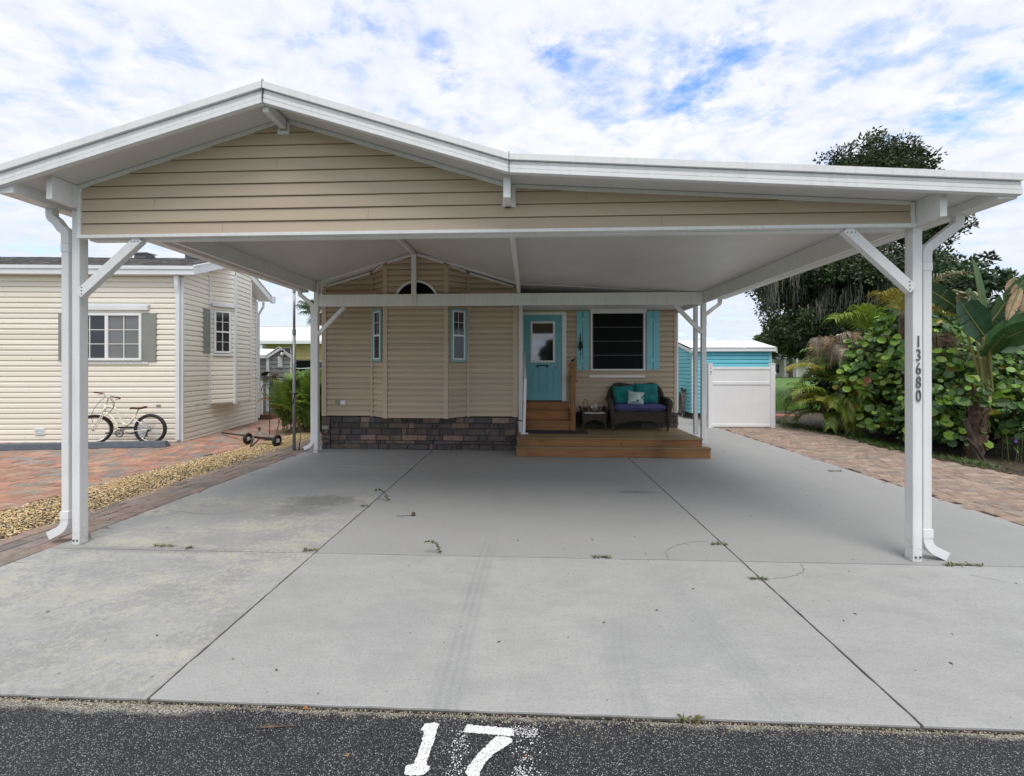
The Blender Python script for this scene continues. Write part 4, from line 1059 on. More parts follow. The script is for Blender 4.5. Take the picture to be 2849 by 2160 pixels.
# hanging bell on the shutter
bl = thing('hanging_bell', 'black iron wall bell hanging on the aqua shutter beside the door', 'wall bell', (1.16, 8.93, 2.15))
m = MB(); m.box(1.145, 1.175, 8.937, 8.943, 2.06, 2.36); m.tube([(1.16, 8.935, 2.36), (1.165, 8.92, 2.43), (1.17, 8.925, 2.475)], [.012, .008, .003], 6); m.tube([(1.16, 8.935, 2.33), (1.15, 8.90, 2.34), (1.16, 8.875, 2.30)], .008, 6); m.build('bracket', mt['black'], bl)
m = MB(); m.lathe([(.062, 0), (.056, .02), (.04, .06), (.034, .12), (.02, .15), (.004, .158)], (1.16, 8.875, 2.115), 16); m.build('bell', mt['black'], bl, smooth=True)
m = MB(); m.sphere((1.16, 8.875, 2.10), .022, 8); m.tube([(1.16, 8.875, 2.12), (1.163, 8.875, 1.99), (1.158, 8.875, 1.86)], .004, 5); m.tube([(1.16, 8.875, 2.01), (1.162, 8.875, 1.96)], [.018, .006], 6); m.build('clapper', mt['black'], bl)

# ================================================================== CREAM NEIGHBOUR HOUSE
P0 = V((-7.888, 8.771)); F = V((-.9976, -.0698)); S = V((-.189, .982)); NF = V((.0698, -.9976)); NS = V((.982, .189))
def fp(u, o=0.): q = P0 + F * u + NF * o; return (q.x, q.y)
def sp(u, o=0.): q = P0 + S * u + NS * o; return (q.x, q.y)
nh = thing('cream_mobile_home', 'cream lapped mobile home with grey shutters and dark shingle roof next door', 'mobile home', (P0.x, P0.y, 0))
NZ, NP, ET = -.05, .119, 3.76
m = MB(); E6 = fp(6.2)
siding(m, E6, (-F.x, -F.y), NF, [(0, NZ), (6.2, NZ), (6.2, ET), (0, ET)], NP, NZ)
SLP = .30; pk = 1.72
gt = lambda u: 3.85 + .362 * min(u, 3.44 - u)
siding(m, (P0.x, P0.y), S, NS, [(0, NZ), (3.43, NZ), (3.43, gt(3.43)), (pk, gt(pk)), (0, gt(0))], NP, NZ)
b1, b2, b3, b4 = sp(.98), sp(1.36, .42), sp(2.15, .42), sp(2.55)
BZ = .76
for a, b, ua, ub in ((b1, b2, .98, 1.36), (b2, b3, 1.36, 2.15), (b3, b4, 2.15, 2.55)):
    L = hypot(b[0] - a[0], b[1] - a[1]); e = ((b[0] - a[0]) / L, (b[1] - a[1]) / L)
    siding(m, a, e, (e[1], -e[0]), [(0, BZ), (L, BZ), (L, gt(ub)), (0, gt(ua))], NP, NZ + NP * 7)
m.build('siding', mt['cream'], nh)
m = MB(); q = [fp(6.2, -.01), fp(.01, -.01), sp(.01, -.01), sp(3.43, -.01)]
q = [(*fp(6.2, -.016), NZ), (P0.x - .018, P0.y + .018, NZ), (*sp(3.42, -.016), NZ), (*(V(sp(3.42, -.016)) + F * 6), NZ)]
m.prism(q, (0, 0, ET - NZ)); m.prism([(*b1, BZ), (*(V(b2) - NS * .018), BZ), (*(V(b3) - NS * .018), BZ), (*b4, BZ)], (0, 0, 3.3)); m.build('core_wall', mt['cream_trim'], nh)
def vpost(mb, xy, w, z0, z1): mb.box(xy[0] - w, xy[0] + w, xy[1] - w, xy[1] + w, z0, z1)
m = MB()
for xy, z0, z1, w in ((sp(.985, .015), BZ - .02, 4.0, .03), (sp(1.355, .425), BZ - .03, 4.1, .035), (sp(2.15, .425), BZ - .02, 4.1, .03), (sp(3.41, .0), 0, 3.75, .045)): vpost(m, xy, w, z0, z1)
m.build('corner_trim', mt['ltwhite'], nh)
m = MB()
def fb(mb, u0, u1, z0, z1, o0, o1):
    a, b = fp(u1, o0), fp(u0, o0)
    mb.prism([(*a, z0), (*b, z0), (*b, z1), (*a, z1)], (NF.x * (o1 - o0), NF.y * (o1 - o0), 0))
fb(m, -.04, .10, 0, 3.74, .0, .05); c0 = m.build('corner_board', mt['ltwhite'], nh, bevel=.004)
m = MB(); dsp_ = [(*fp(.035, .13), 3.75), (*fp(.035, .12), 3.55), (*fp(.035, .085), 3.35), (*fp(.035, .085), .05)]
m.sweep(dsp_, (1, .07, 0), .055, .085); m.build('downspout', mt['ltwhite'], nh, bevel=.005)
m = MB(); q = V(sp(3.47, .06)); m.tube([(q.x + .12, q.y + .05, 3.75), (q.x + .12, q.y + .05, 3.6), (q.x, q.y, 3.35), (q.x, q.y, .1)], .035, 8); m.build('downspout', mt['ltwhite'], nh)
# roof: two planes along the front direction, overhanging the gable on the carport side
def rp(t, d, z): q = P0 + F * t + S * d; return V((q.x, q.y, z))
m = MB(); zr, ze = 4.64, 3.955
nsh = 14
for k in range(nsh):   # shingle courses
    d0, d1 = -.18 + (pk + .18) * k / nsh, -.18 + (pk + .18) * (k + 1) / nsh
    z0_, z1_ = ze + (zr - ze) * k / nsh + .012, ze + (zr - ze) * (k + 1) / nsh
    t = -.36 - R(0, .2)
    while t < 6.3:
        w = R(.12, .3); a, b = max(t, -.36), min(t + w, 6.3); t += w
        if b - a < .01: continue
        h = R(0, .008); c = jit(random.choice(((1, 1, 1), (.7, .7, .72), (1.3, 1.2, 1.15), (.85, .8, .8))), .12)
        m.add([rp(a, d0, z0_ + h), rp(b, d0, z0_ + h), rp(b, d1, z1_ + h), rp(a, d1, z1_ + h), rp(a, d0, z0_ - .012), rp(b, d0, z0_ - .012)], [(0, 3, 2, 1), (0, 1, 5, 4)], c)
m.add([rp(-.36, pk, zr), rp(6.3, pk, zr), rp(6.3, 3.62, ze), rp(-.36, 3.62, ze)], [(0, 3, 2, 1)])
rf = m.build('roof', mt['shingle'], nh)
m = MB()   # soffit and fascia
def pr3(mb, a, b, h, dirv): mb.prism([a, b, b + V((0, 0, h)), a + V((0, 0, h))], dirv)
SO = 3.765
m.add([rp(-.36, -.19, SO), rp(6.3, -.19, SO), rp(6.3, .02, SO), rp(-.36, .02, SO)], [(0, 1, 2, 3)])
pr3(m, rp(6.3, -.19, SO), rp(-.37, -.19, SO), .19, V((NF.x, NF.y, 0)) * .02); pr3(m, rp(6.3, -.212, 3.88), rp(-.38, -.212, 3.88), .075, V((NF.x, NF.y, 0)) * .018)
m.build('fascia', mt['ltwhite'], nh)
m = MB()
for (d0, z0_, d1, z1_) in ((-.21, ze - .19, pk, zr - .175), (pk, zr - .175, 3.66, ze - .19)):
    a, b = rp(-.36, d0, z0_), rp(-.36, d1, z1_)
    m.prism([a, b, b + V((0, 0, .175)), a + V((0, 0, .185))], V((NS.x, NS.y, 0)) * .022)
    a2, b2_ = rp(-.36, d0, z0_ + .02), rp(-.36, d1, z1_ + .02)
    m.add([a2, b2_, rp(.02, d1, z1_ + .02), rp(.02, d0, z0_ + .02)], [(0, 1, 2, 3)])
    m.prism([a + V((0, 0, .19)), b + V((0, 0, .18)), b + V((0, 0, .20)), a + V((0, 0, .21))], V((NS.x, NS.y, 0)) * .045)
q = V((*rp(-.40, 3.66, 0).xy, 0)); m.box(q.x - .05, q.x + .05, q.y - .02, q.y + .1, 3.74, 3.95)
m.build('rake_board', mt['ltwhite'], nh)
for u0, u1, d in ((1.72, 2.12, 1.45), (.42, .9, 1.5)):
    zc = ze + (zr - ze) * (d + .18) / (pk + .18)
    a = rp((u0 + u1) / 2, d, zc)
    m = MB(); m.box(a.x - .16, a.x + .16, a.y - .13, a.y + .13, zc - .02, zc + .10); v0 = m.build('roof_vent', mt['bolt'], nh)
    m = MB(); m.prism([(a.x - .20, a.y - .17, zc + .101), (a.x + .20, a.y - .17, zc + .101), (a.x + .17, a.y + .16, zc + .125), (a.x - .17, a.y + .16, zc + .125)], (0, 0, .03)); m.build('vent_cap', mt['steel'], v0)
# front window
m = MB(); u0, u1, z0, z1 = .86, 2.40, 1.845, 2.915; w = .055
fb(m, u0, u1, z0, z0 + w, .0, .075); fb(m, u0, u1, z1 - w, z1, .0, .075); fb(m, u0, u0 + w, z0 + w, z1 - w, 0, .075); fb(m, u1 - w, u1, z0 + w, z1 - w, 0, .075); um = 1.63; fb(m, um - .035, um + .035, z0 + w, z1 - w, 0, .072)
fw = m.build('window', mt['pale'], nh, bevel=.004)
m = MB(); fb(m, u0 + w, um - .035, z0 + w, z1 - w, .002, .042); m.build('pane', mt['blinds'], fw)
m = MB(); fb(m, um + .035, u1 - w, z0 + w, z1 - w, .002, .050); m.build('screen', mt['glass'], fw)
m = MB()
for a, b in ((u0 + w, um - .035), (um + .035, u1 - w)):
    uc = (a + b) / 2; fb(m, uc - .011, uc + .011, z0 + w, z1 - w, .051, .056)
    for k in (1, 2): zc = z0 + w + (z1 - z0 - 2 * w) * k / 3; fb(m, a, uc - .0112, zc - .009, zc + .009, .051, .0555); fb(m, uc + .0112, b, zc - .009, zc + .009, .051, .0555)
m.build('muntin', mt['cream_trim'], fw)
m = MB(); fb(m, .56, .852, 1.835, 2.92, .0, .05); m.build('shutter', mt['grey_shut'], nh, bevel=.003); m = MB(); fb(m, 2.408, 2.70, 1.835, 2.92, .0, .05); m.build('shutter', mt['grey_shut'], nh, bevel=.003)
m = MB(); fb(m, .72, 2.52, 2.985, 3.085, .0, .09); fb(m, .70, 2.54, 3.086, 3.125, .0, .06)
for k in range(9): m.sphere((*fp(.85 + k * .2, .062), 3.105), .008, 6)
m.build('awning_box', mt['ltwhite'], nh, bevel=.006)
m = MB(); fb(m, .73, 2.5, 1.765, 1.815, .0, .045); 
m.build('awning_rail', mt['ltwhite'], nh, bevel=.003)
m = MB()
for k in range(14): m.tube([(*fp(.8 + k * .125, .044), 1.79), (*fp(.8 + k * .125, .048), 1.79)], .007, 6)
m.build('rivet', mt['bolt'], nh)
for u0, u1, z0, z1, n in ((3.02, 3.24, .17, .32, 4), (.80, 1.06, .08, .46, 8)):
    m = MB(); fb(m, u0, u1, z0, z1, .0, .035)
    for k in range(n): zc = z0 + (z1 - z0) * (k + .5) / n; fb(m, u0 + .02, u1 - .02, zc - .008, zc + .006, .0355, .05)
    m.build('vent', mt['ltwhite'], nh)
m = MB(); fb(m, .46, .56, .80, .845, .0, .036); m.build('outlet_plate', mt['grey_shut'], nh)
q = sp(.42, 0); m = MB(); m.prism([(*sp(.38, .0), .80), (*sp(.47, .0), .80), (*sp(.47, .0), .85), (*sp(.38, .0), .85)], (NS.x * .036, NS.y * .036, 0)); m.build('outlet_plate', mt['cream_trim'], nh)
# bay window on the camera facing side of the bay
A, B = V((*b1, 0)), V((*b2, 0)); eb = (B - A).normalized(); nb = V((eb.y, -eb.x, 0)); Lb = (B - A).length
def bb_(mb, u0, u1, z0, z1, o0, o1):
    p = A + eb * u0 + nb * (o0 + .024); q = A + eb * u1 + nb * (o0 + .024)
    mb.prism([(p.x, p.y, z0), (q.x, q.y, z0), (q.x, q.y, z1), (p.x, p.y, z1)], nb * (o1 - o0))
u0, u1, z0, z1 = .10, Lb - .10, 2.06, 3.14
m = MB(); w = .045; bb_(m, u0, u1, z0, z0 + w, .0, .045); bb_(m, u0, u1, z1 - w, z1, .0, .045); bb_(m, u0, u0 + w, z0 + w, z1 - w, 0, .045); bb_(m, u1 - w, u1, z0 + w, z1 - w, 0, .045); zm = 2.58; bb_(m, u0 + w, u1 - w, zm, zm + .04, .0, .042)
bwn = m.build('window', mt['pale'], nh, bevel=.003)
m = MB(); bb_(m, u0 + w, u1 - w, z0 + w, z1 - w, .0, .02); m.build('pane', mt['glass'], bwn)
m = MB(); uc = (u0 + u1) / 2
for a, b in ((z0 + w, zm), (zm + .04, z1 - w)): bb_(m, uc - .008, uc + .008, a, b, .0205, .025); bb_(m, u0 + w, uc - .0085, (a + b) / 2 - .007, (a + b) / 2 + .007, .0205, .0248); bb_(m, uc + .0085, u1 - w, (a + b) / 2 - .007, (a + b) / 2 + .007, .0205, .0248)
m.build('muntin', mt['ltwhite'], bwn)
m = MB(); bb_(m, .06, Lb - .04, 3.24, 3.33, .0, .08); m.build('awning_box', mt['ltwhite'], nh, bevel=.005); m = MB(); bb_(m, .08, Lb - .06, 1.985, 2.03, .0, .05); m.build('awning_rail', mt['ltwhite'], nh, bevel=.003)
m = MB(); a, b = sp(.72, .0), sp(.965, .0); m.prism([(*a, 2.05), (*b, 2.05), (*b, 3.15), (*a, 3.15)], (NS.x * .05, NS.y * .05, 0)); m.build('shutter', mt['grey_shut'], nh, bevel=.003)

# parking stop
ps = MB(); a, b = V((-10.9, 7.62, 0)), V((-7.74, 8.10, 0)); d = (b - a).normalized(); nn = V((-d.y, d.x, 0))
def stop_sec(p): return [p, p + nn * .03 + V((0, 0, .115)), p + nn * .13 + V((0, 0, .125)), p + nn * .17]
ps.prism(stop_sec(a), b - a); e0 = stop_sec(b); e1 = [p + d * k for p, k in zip(e0, (.07, .02, .02, .07))]
ps.add(e0 + e1, [(0, 4, 5, 1), (1, 5, 6, 2), (2, 6, 7, 3), (4, 7, 6, 5)])
tag(ps.build('parking_stop', mt['stopgrey'], bevel=.008), 'slate grey parking stop lying on red pavers before the bicycle', 'parking stop')

# ================================================================== BICYCLE (local x towards the rear wheel)
bi = thing('bicycle', 'cream step-through cruiser bicycle with brown saddle leaning by the cream house', 'bicycle', (-8.304, 8.42, 0), rz=radians(7), local=True)
def wheel(name, ctr, fw):   # fw: rolling direction in plan
    nrm = V((-fw[1], fw[0], 0)); c = V(ctr)
    m = MB(); m.ring(c, nrm, .300, .034, 40, 10); t = m.build('wheel', mt['rubber'], bi, smooth=True)
    m = MB(); m.ring(c, nrm, .268, .012, 40, 6); m.build('rim', mt['chrome'], t, smooth=True)
    m = MB(); f = V((fw[0], fw[1], 0))
    for k in range(28):
        a = 2 * pi * k / 28; q = c + (f * cos(a) + V((0, 0, 1)) * sin(a)) * .265; a2 = a + (.35 if k % 2 else -.35)
        m.tube([c + (f * cos(a2) + V((0, 0, 1)) * sin(a2)) * .022 + nrm * (.02 if k % 4 < 2 else -.02), q], .0013, 3)
    m.tube([c - nrm * .04, c + nrm * .04], .02, 10); m.build('spokes', mt['chrome'], t)
    return t
wheel('r', (0, 0, .334), (1, 0)); st_ = radians(56); fw = (-cos(st_), -sin(st_)); fn = V((-fw[1], fw[0], 0))
hub = V((-1.13, -.05, .334)); wheel('f', hub, fw)
BC = mt['bikecream']; up = .0
bbk = V((-.60, 0, .255)); ht, hb = V((-.905, 0, .86)), V((-.95, 0, .70)); seat = V((-.33, 0, .60))
m = MB()
m.tube([hb - (ht - hb) * .1, ht + (ht - hb) * .1], .026, 10)
m.tube(sm_([ht - (ht - hb) * .1, (-.73, 0, .80), (-.64, 0, .62), (-.575, 0, .475), (-.47, 0, .435), (-.40, 0, .50), seat]), .022, 10)
m.tube(sm_([hb + (ht - hb) * .1, (-.80, 0, .62), (-.70, 0, .45), (-.63, 0, .30), bbk]), .024, 10)
m.tube([bbk, seat, seat + (seat - bbk).normalized() * .05], .016, 10); m.tube([bbk + V((0, -.04, 0)), bbk + V((0, .04, 0))], .022, 10)
for s in (-1, 1):
    m.tube([bbk + V((.02, s * .025, 0)), (-.30, s * .05, .30), (0, s * .06, .334)], .009, 6); m.tube([seat + V((.0, s * .02, -.03)), (-.2, s * .05, .5), (0, s * .06, .334)], .008, 6)
m.build('frame', BC, bi, smooth=True)
m = MB(); cr = hb - (ht - hb) * .18
for s in (-1, 1):
    a = cr + fn * s * .05; m.tube(sm_([a + V((0, 0, .02)), a + (V((hub.x, hub.y, hub.z)) - cr) * .45 + fn * 0, V(hub) + fn * s * .055]), .011, 8)
m.tube([cr - fn * .055 + V((0, 0, .02)), cr + fn * .055 + V((0, 0, .02))], .016, 8); m.build('fork', BC, bi, smooth=True)
stm = ht + (ht - hb).normalized() * .16
m = MB(); m.tube([ht, stm, stm + V((-.02, -.02, .02))], .013, 8)
Lb_, Rb_ = V((-1.19, .16, 1.13)), V((-.50, -.20, 1.05))
m.tube(sm_([Lb_ + (V((-.06, 0, .0))), Lb_ + V((.10, -.02, -.0)), stm + V((-.10, .04, .03)), stm + V((-.02, -.02, .02)), stm + V((.10, -.06, .03)), Rb_ + V((-.16, .02, .03)), Rb_]), .011, 8); hbm = m.build('handlebar', mt['chrome'], bi, smooth=True)
for a, b in ((Lb_ + V((-.10, .0, .008)), Lb_ + V((.09, -.015, -.008))), (Rb_ + V((-.13, .02, .015)), Rb_ + V((.05, -.01, -.015)))):
    m = MB(); m.tube([a, b], .019, 8); m.tube([b + V((0, 0, -.02)), (a + b) / 2 + V((0, -.02, -.05))], .006, 5); m.build('grip', mt['brown'], hbm)
m = MB()
m.tube(sm_([stm + V((-.04, .02, .03)), (-.98, -.02, .98), (-1.10, -.05, .80), (-1.14, -.07, .62), (-1.12, -.06, .50)]), .0045, 5)
m.tube(sm_([stm + V((.05, -.04, .03)), (-.75, -.03, .93), (-.74, -.03, .80), (-.86, -.02, .66), (-.98, -.03, .50)]), .0045, 5); m.tube(sm_([stm + V((.04, 0, .02)), (-.72, -.02, .90), (-.80, -.02, .74), (-.92, -.02, .73)]), .0045, 5); m.build('cable', mt['black'], bi)
m = MB(); sd_ = [(-.41, .030, .80), (-.36, .034, .806), (-.28, .055, .80), (-.20, .085, .80), (-.13, .09, .815), (-.115, .07, .82)]
vs = []; 
for x, w_, z in sd_:
    for k in range(8): a = 2 * pi * k / 8; vs.append((x, w_ * cos(a), z + .02 * sin(a) - (.012 if sin(a) < -.5 else 0)))
fs = [(i * 8 + k, i * 8 + (k + 1) % 8, (i + 1) * 8 + (k + 1) % 8, (i + 1) * 8 + k) for i in range(5) for k in range(8)] + [tuple(range(8))[::-1], tuple(range(40, 48))]
m.add(vs, fs); sd2 = m.build('saddle', mt['brown'], bi, smooth=True)
m = MB(); m.tube([seat, (-.245, 0, .775)], .012, 8); m.build('seat_post', mt['chrome'], bi)
m = MB(); m.ring(bbk + V((0, -.045, 0)), (0, 1, 0), .075, .012, 24, 6); m.tube([bbk + V((0, -.05, 0)), bbk + V((-.17, -.06, .02))], .010, 6); m.tube([bbk + V((0, .05, 0)), bbk + V((.17, .06, -.02))], .010, 6)
for k in range(5): a = 2 * pi * k / 5; m.tube([bbk + V((0, -.045, 0)), bbk + V((.07 * cos(a), -.045, .07 * sin(a)))], .006, 5)
cs_ = m.build('crank', mt['bolt'], bi)
for s in (-1, 1): m = MB(); q = bbk + V((.17 * s, .065 * s + .03 * s, -.02 * s)); m.box(q.x - .05, q.x + .05, q.y - .03, q.y + .03, q.z - .012, q.z + .012); m.build('pedal', mt['rubber'], cs_, bevel=.004)
m = MB(); m.box(-.62, -.30, -.058, -.052, .365, .40); m.tube([(-.6, -.055, .335), (-.02, -.055, .37)], .006, 5); m.tube([(-.6, -.055, .18), (-.25, -.05, .20), (.0, -.055, .29)], .005, 5); m.build('chain_guard', mt['black'], bi)
m = MB(); m.lathe([(.02, -.01), (.055, -.008), (.055, -.002), (.04, 0), (.04, .006), (.02, .01)], (0, 0, 0), 16); place(m, Matrix.Translation((0, -.045, .334)) @ Matrix.Rotation(radians(90), 4, 'X')); m.build('cassette', mt['steel'], bi)
m = MB(); m.tube([(-.0, -.06, .33), (-.03, -.065, .24), (-.02, -.065, .17)], .012, 6); m.build('derailleur', mt['black'], bi); m = MB(); m.tube([(-.03, -.05, .30), (-.06, -.16, .002)], .008, 6); m.build('kickstand', mt['black'], bi)

# ================================================================== TRAILER DOLLY, POLE, FEEDER
dl = thing('trailer_dolly', 'black two-wheeled trailer dolly with a long handle on the stone chips', 'dolly', (-5.76, 8.4, 0))
wl, wr = V((-6.16, 8.50, .128)), V((-5.36, 8.28, .128)); ax = (wr - wl).normalized()
for c in (wl, wr):
    m = MB(); nn_ = V((.995, -.10, 0)).normalized(); m.ring(c, nn_, .090, .036, 26, 10); t = m.build('wheel', mt['rubber'], dl, smooth=True)
    m = MB(); m.tube([c - nn_ * .03, c + nn_ * .034], .042, 16); m.build('rim', mt['pale'], t)
m = MB(); m.bar(wl + V((.05, 0, .04)), wr - V((.03, 0, 0)), .032, .032); m.bar(V((-7.70, 9.70, .045)), wl + V((.1, -.02, .045)), .028, .03); m.bar(wl + V((.1, -.02, .045)), wr + V((-.1, .02, .04)), .026, .03)
m.build('handle_bar', mt['black'], dl)
m = MB(); apx = V((-5.86, 8.44, .31))
m.bar(wr + V((-.08, .03, .03)), apx, .028, .028); m.bar(V((-6.0, 8.40, .13)), apx, .024, .024); m.bar(V((-5.95, 8.44, .22)), V((-5.72, 8.38, .24)), .05, .02); m.build('tow_frame', mt['steel'], dl)
m = MB(); m.lathe([(.03, 0), (.018, .012), (.018, .03), (.03, .045), (.026, .065), (.004, .075)], (apx.x, apx.y, apx.z + .01), 12); m.tube([apx + V((-.07, 0, .05)), apx + V((.07, 0, .035))], .006, 5); m.build('hitch_ball', mt['brown'], dl, smooth=True)
m = MB(); m.bar((-5.985, 8.42, .13), (-5.89, 8.20, .004), .03, .02); m.bar((-5.80, 8.36, .15), (-5.87, 8.20, .004), .024, .016); m.build('prop_leg', mt['black'], dl)

po = thing('flagpole', 'tall galvanised steel pole standing beside the carport rear post', 'pole', (-4.78, 7.94, 0))
m = MB(); m.tube([(-4.78, 7.94, -.05), (-4.78, 7.94, 2.42)], .029, 12); m.tube([(-4.78, 7.94, 2.42), (-4.78, 7.94, 3.27)], .024, 12); m.tube([(-4.78, 7.94, 3.27), (-4.78, 7.94, 5.6)], .02, 10); m.build('shaft', mt['steel'], po, smooth=True)
for z0, z1, r_ in ((2.36, 2.47, .036), (3.22, 3.30, .031), (1.33, 1.35, .033)): m = MB(); m.tube([(-4.78, 7.94, z0), (-4.78, 7.94, z1)], r_, 12); m.build('coupling', mt['steel'], po)
m = MB(); m.ring((-4.78, 7.94, 1.16), (0, 0, 1), .034, .012, 14, 6); m.tube([(-4.82, 7.93, 1.17), (-4.87, 7.92, 1.19)], .012, 6); m.tube([(-4.75, 7.91, 1.15), (-4.77, 7.90, 1.02), (-4.80, 7.905, .93)], .007, 5); m.build('clamp', mt['black'], po)
m = MB(); m.tube([(-4.70, 7.98, 0), (-4.69, 7.97, .1), (-4.655, 7.95, .21), (-4.65, 7.95, .34)], [.012, .011, .008, .006], 6); tag(m.build('wooden_stake', mt['bark']), 'thin crooked stick upright in the ground beside the steel pole', 'stake')

fd = thing('bird_feeder', 'dark iron bird feeder house on a pole with side hooks before the palm clump', 'bird feeder', (-6.50, 9.75, 0))
m = MB(); x, y = -6.50, 9.75
m.tube([(x, y, 0), (x, y, 1.18)], .011, 6); m.tube(sm_([(x, y, 1.10), (x - .05, y, 1.22), (x - .15, y, 1.25), (x - .20, y, 1.18), (x - .21, y, 1.10), (x - .24, y, 1.12)]), .008, 6); m.tube(sm_([(x, y, 1.10), (x + .05, y, 1.24), (x + .14, y, 1.25), (x + .21, y, 1.16)]), .008, 6); m.tube([(x - .07, y, 1.25), (x - .07, y, 1.38)], .007, 5); m.tube([(x + .07, y, 1.25), (x + .07, y, 1.38)], .007, 5); m.build('pole', mt['black'], fd)
m = MB(); m.box(x - .14, x + .14, y - .1, y + .1, 1.375, 1.395); m.box(x - .12, x + .12, y - .07, y + .07, 1.396, 1.47, (2, 2, 2)); m.build('tray', mt['bark'], fd)
m = MB()
for i in range(10):
    a0, a1 = pi * i / 10, pi * (i + 1) / 10
    m.prism([(x + .15 * cos(a0), y - .12, 1.48 + .11 * sin(a0)), (x + .15 * cos(a1), y - .12, 1.48 + .11 * sin(a1)), (x + .138 * cos(a1), y - .12, 1.478 + .10 * sin(a1)), (x + .138 * cos(a0), y - .12, 1.478 + .10 * sin(a0))], (0, .24, 0))
for dx in (-.13, .13): m.tube([(x + dx, y, 1.39), (x + dx, y, 1.50)], .006, 5)
m.build('roof', mt['bark'], fd)

# ================================================================== YARD BUILDINGS ON THE LEFT
yh = thing('yellow_mobile_home', 'yellow mobile home under a wide white metal roof beyond the grey shed', 'mobile home', (-13, 20, 0))
m = MB(); siding(m, (-19, 20.6), (1, 0), (0, -1), [(0, .1), (11.5, .1), (11.5, 2.95), (0, 2.95)], .2, .1); m.box(-18.99, -7.51, 20.62, 26, -.1, 2.95); m.build('siding', mt['yellow'], yh)
m = MB(); m.prism([(-19.4, 19.95, 3.02), (-7.2, 19.95, 3.02), (-7.2, 22.9, 4.05), (-19.4, 22.9, 4.05)], (0, 0, .04)); m.prism([(-19.4, 26.4, 3.02), (-7.2, 26.4, 3.02), (-7.2, 22.905, 4.05), (-19.4, 22.905, 4.05)], (0, 0, .04))
for i in range(40): x = -19.3 + i * .305; m.prism([(x, 19.95, 3.062), (x + .03, 19.95, 3.062), (x + .03, 22.9, 4.092), (x, 22.9, 4.092)], (0, 0, .02))
m.box(-19.4, -7.2, 22.83, 22.97, 4.09, 4.13); m.build('roof', mt['metalroof'], yh)
m = MB(); m.box(-19.4, -7.2, 19.92, 19.945, 2.89, 3.06); m.box(-14, -13.7, 19.96, 20.3, 2.6, 2.86); m.build('fascia', mt['ltwhite'], yh)
for x0, x1, z0, z1 in ((-11.0, -10.45, .9, 1.98), (-13.2, -12.6, 1.9, 2.7)):
    m = MB(); m.box(x0 - .05, x1 + .05, 20.56, 20.60, z0 - .05, z1 + .05); f = m.build('window', mt['pale'], yh); m = MB(); m.box(x0, x1, 20.55, 20.5595, z0, z1); m.build('pane', mt['glass'], f); m = MB(); m.box((x0 + x1) / 2 - .02, (x0 + x1) / 2 + .02, 20.54, 20.549, z0, z1); m.build('muntin', mt['pale'], f)
m = MB(); m.box(-12.55, -11.15, 20.50, 20.55, .1, 2.05); m.build('dark_opening', mt['screen'], yh)
m = MB(); m.tube(sm_([(-12.6, 20.3, 1.75), (-12.0, 20.28, 1.62), (-11.2, 20.3, 1.66)]), .02, 6); tag(m.build('clothes_line', mt['pale']), 'pale sagging line across the dark opening of the yellow home', 'line')

gs = thing('grey_shed', 'small grey lapped shed with white gable trim behind the palm clump', 'shed', (-8.6, 13.5, 0))
m = MB(); siding(m, (-9.05, 13.5), (1, 0), (0, -1), [(0, 0), (.83, 0), (.83, 2.02), (.47, 2.30), (0, 2.04)], .15, 0); siding(m, (-9.05 - .6, 16.2), (.217, -.976), (-.976, -.217), [(0, 0), (2.76, 0), (2.76, 2.05), (0, 2.05)], .15, 0)
siding(m, (-10.6, 13.51), (1, 0), (0, -1), [(0, 0), (1.52, 0), (1.52, 2.02), (0, 2.02)], .15, 0)
m.prism([(-10.6, 13.53, -.05), (-8.22, 13.53, -.05), (-9.8, 16.0, -.05), (-11.5, 16.0, -.05)], (0, 0, 2.03)); m.prism([(-9.05, 13.53, 2.0), (-8.22, 13.53, 2.0), (-8.58, 13.53, 2.29)], (-1.5, 2.4, 0)); m.build('siding', mt['grey_sid'], gs)
m = MB(); m.prism([(-10.8, 13.40, 2.09), (-9.06, 13.40, 2.09), (-8.60, 13.40, 2.39), (-10.2, 15.9, 2.40), (-10.8, 15.2, 2.40)], (0, 0, .025)); m.prism([(-8.60, 13.38, 2.385), (-8.17, 13.38, 2.08), (-9.75, 15.9, 2.08), (-10.2, 15.9, 2.385)], (0, 0, .03))
m.build('roof', mt['metalroof'], gs)
m = MB(); m.box(-9.10, -9.0, 13.46, 13.50, 0, 2.05); m.prism([(-9.06, 13.44, 2.06), (-8.59, 13.44, 2.36), (-8.59, 13.44, 2.27), (-9.06, 13.44, 1.98)], (0, -.03, 0)); m.prism([(-8.585, 13.44, 2.36), (-8.18, 13.44, 2.08), (-8.18, 13.44, 1.99), (-8.585, 13.44, 2.27)], (0, -.03, 0)); m.box(-8.245, -8.215, 13.46, 13.5, 0, 2.0); m.box(-10.75, -9.08, 13.40, 13.43, 2.0, 2.09)
m.build('trim', mt['ltwhite'], gs)
m = MB(); m.box(-8.67, -8.52, 13.44, 13.48, 1.68, 2.07)
for k in range(6): m.box(-8.655, -8.535, 13.425, 13.4395, 1.71 + k * .058, 1.735 + k * .058, (.25, .25, .25))
m.build('gable_vent', mt['ltwhite'], gs)
m = MB(); m.lathe([(.05, 0), (.06, .06), (.045, .13), (.02, .15)], (-8.50, 13.40, 2.07), 12); lm = m.build('wall_lamp', mt['glow'], gs, smooth=True); m = MB(); m.box(-8.56, -8.45, 13.36, 13.455, 2.22, 2.27); m.box(-8.58, -8.56, 13.40, 13.455, 2.05, 2.24); m.build('bracket', mt['black'], lm)
sd = thing('small_deck', 'low red brown wooden landing with white rails behind the cream home', 'deck', (-8.9, 12.9, 0))
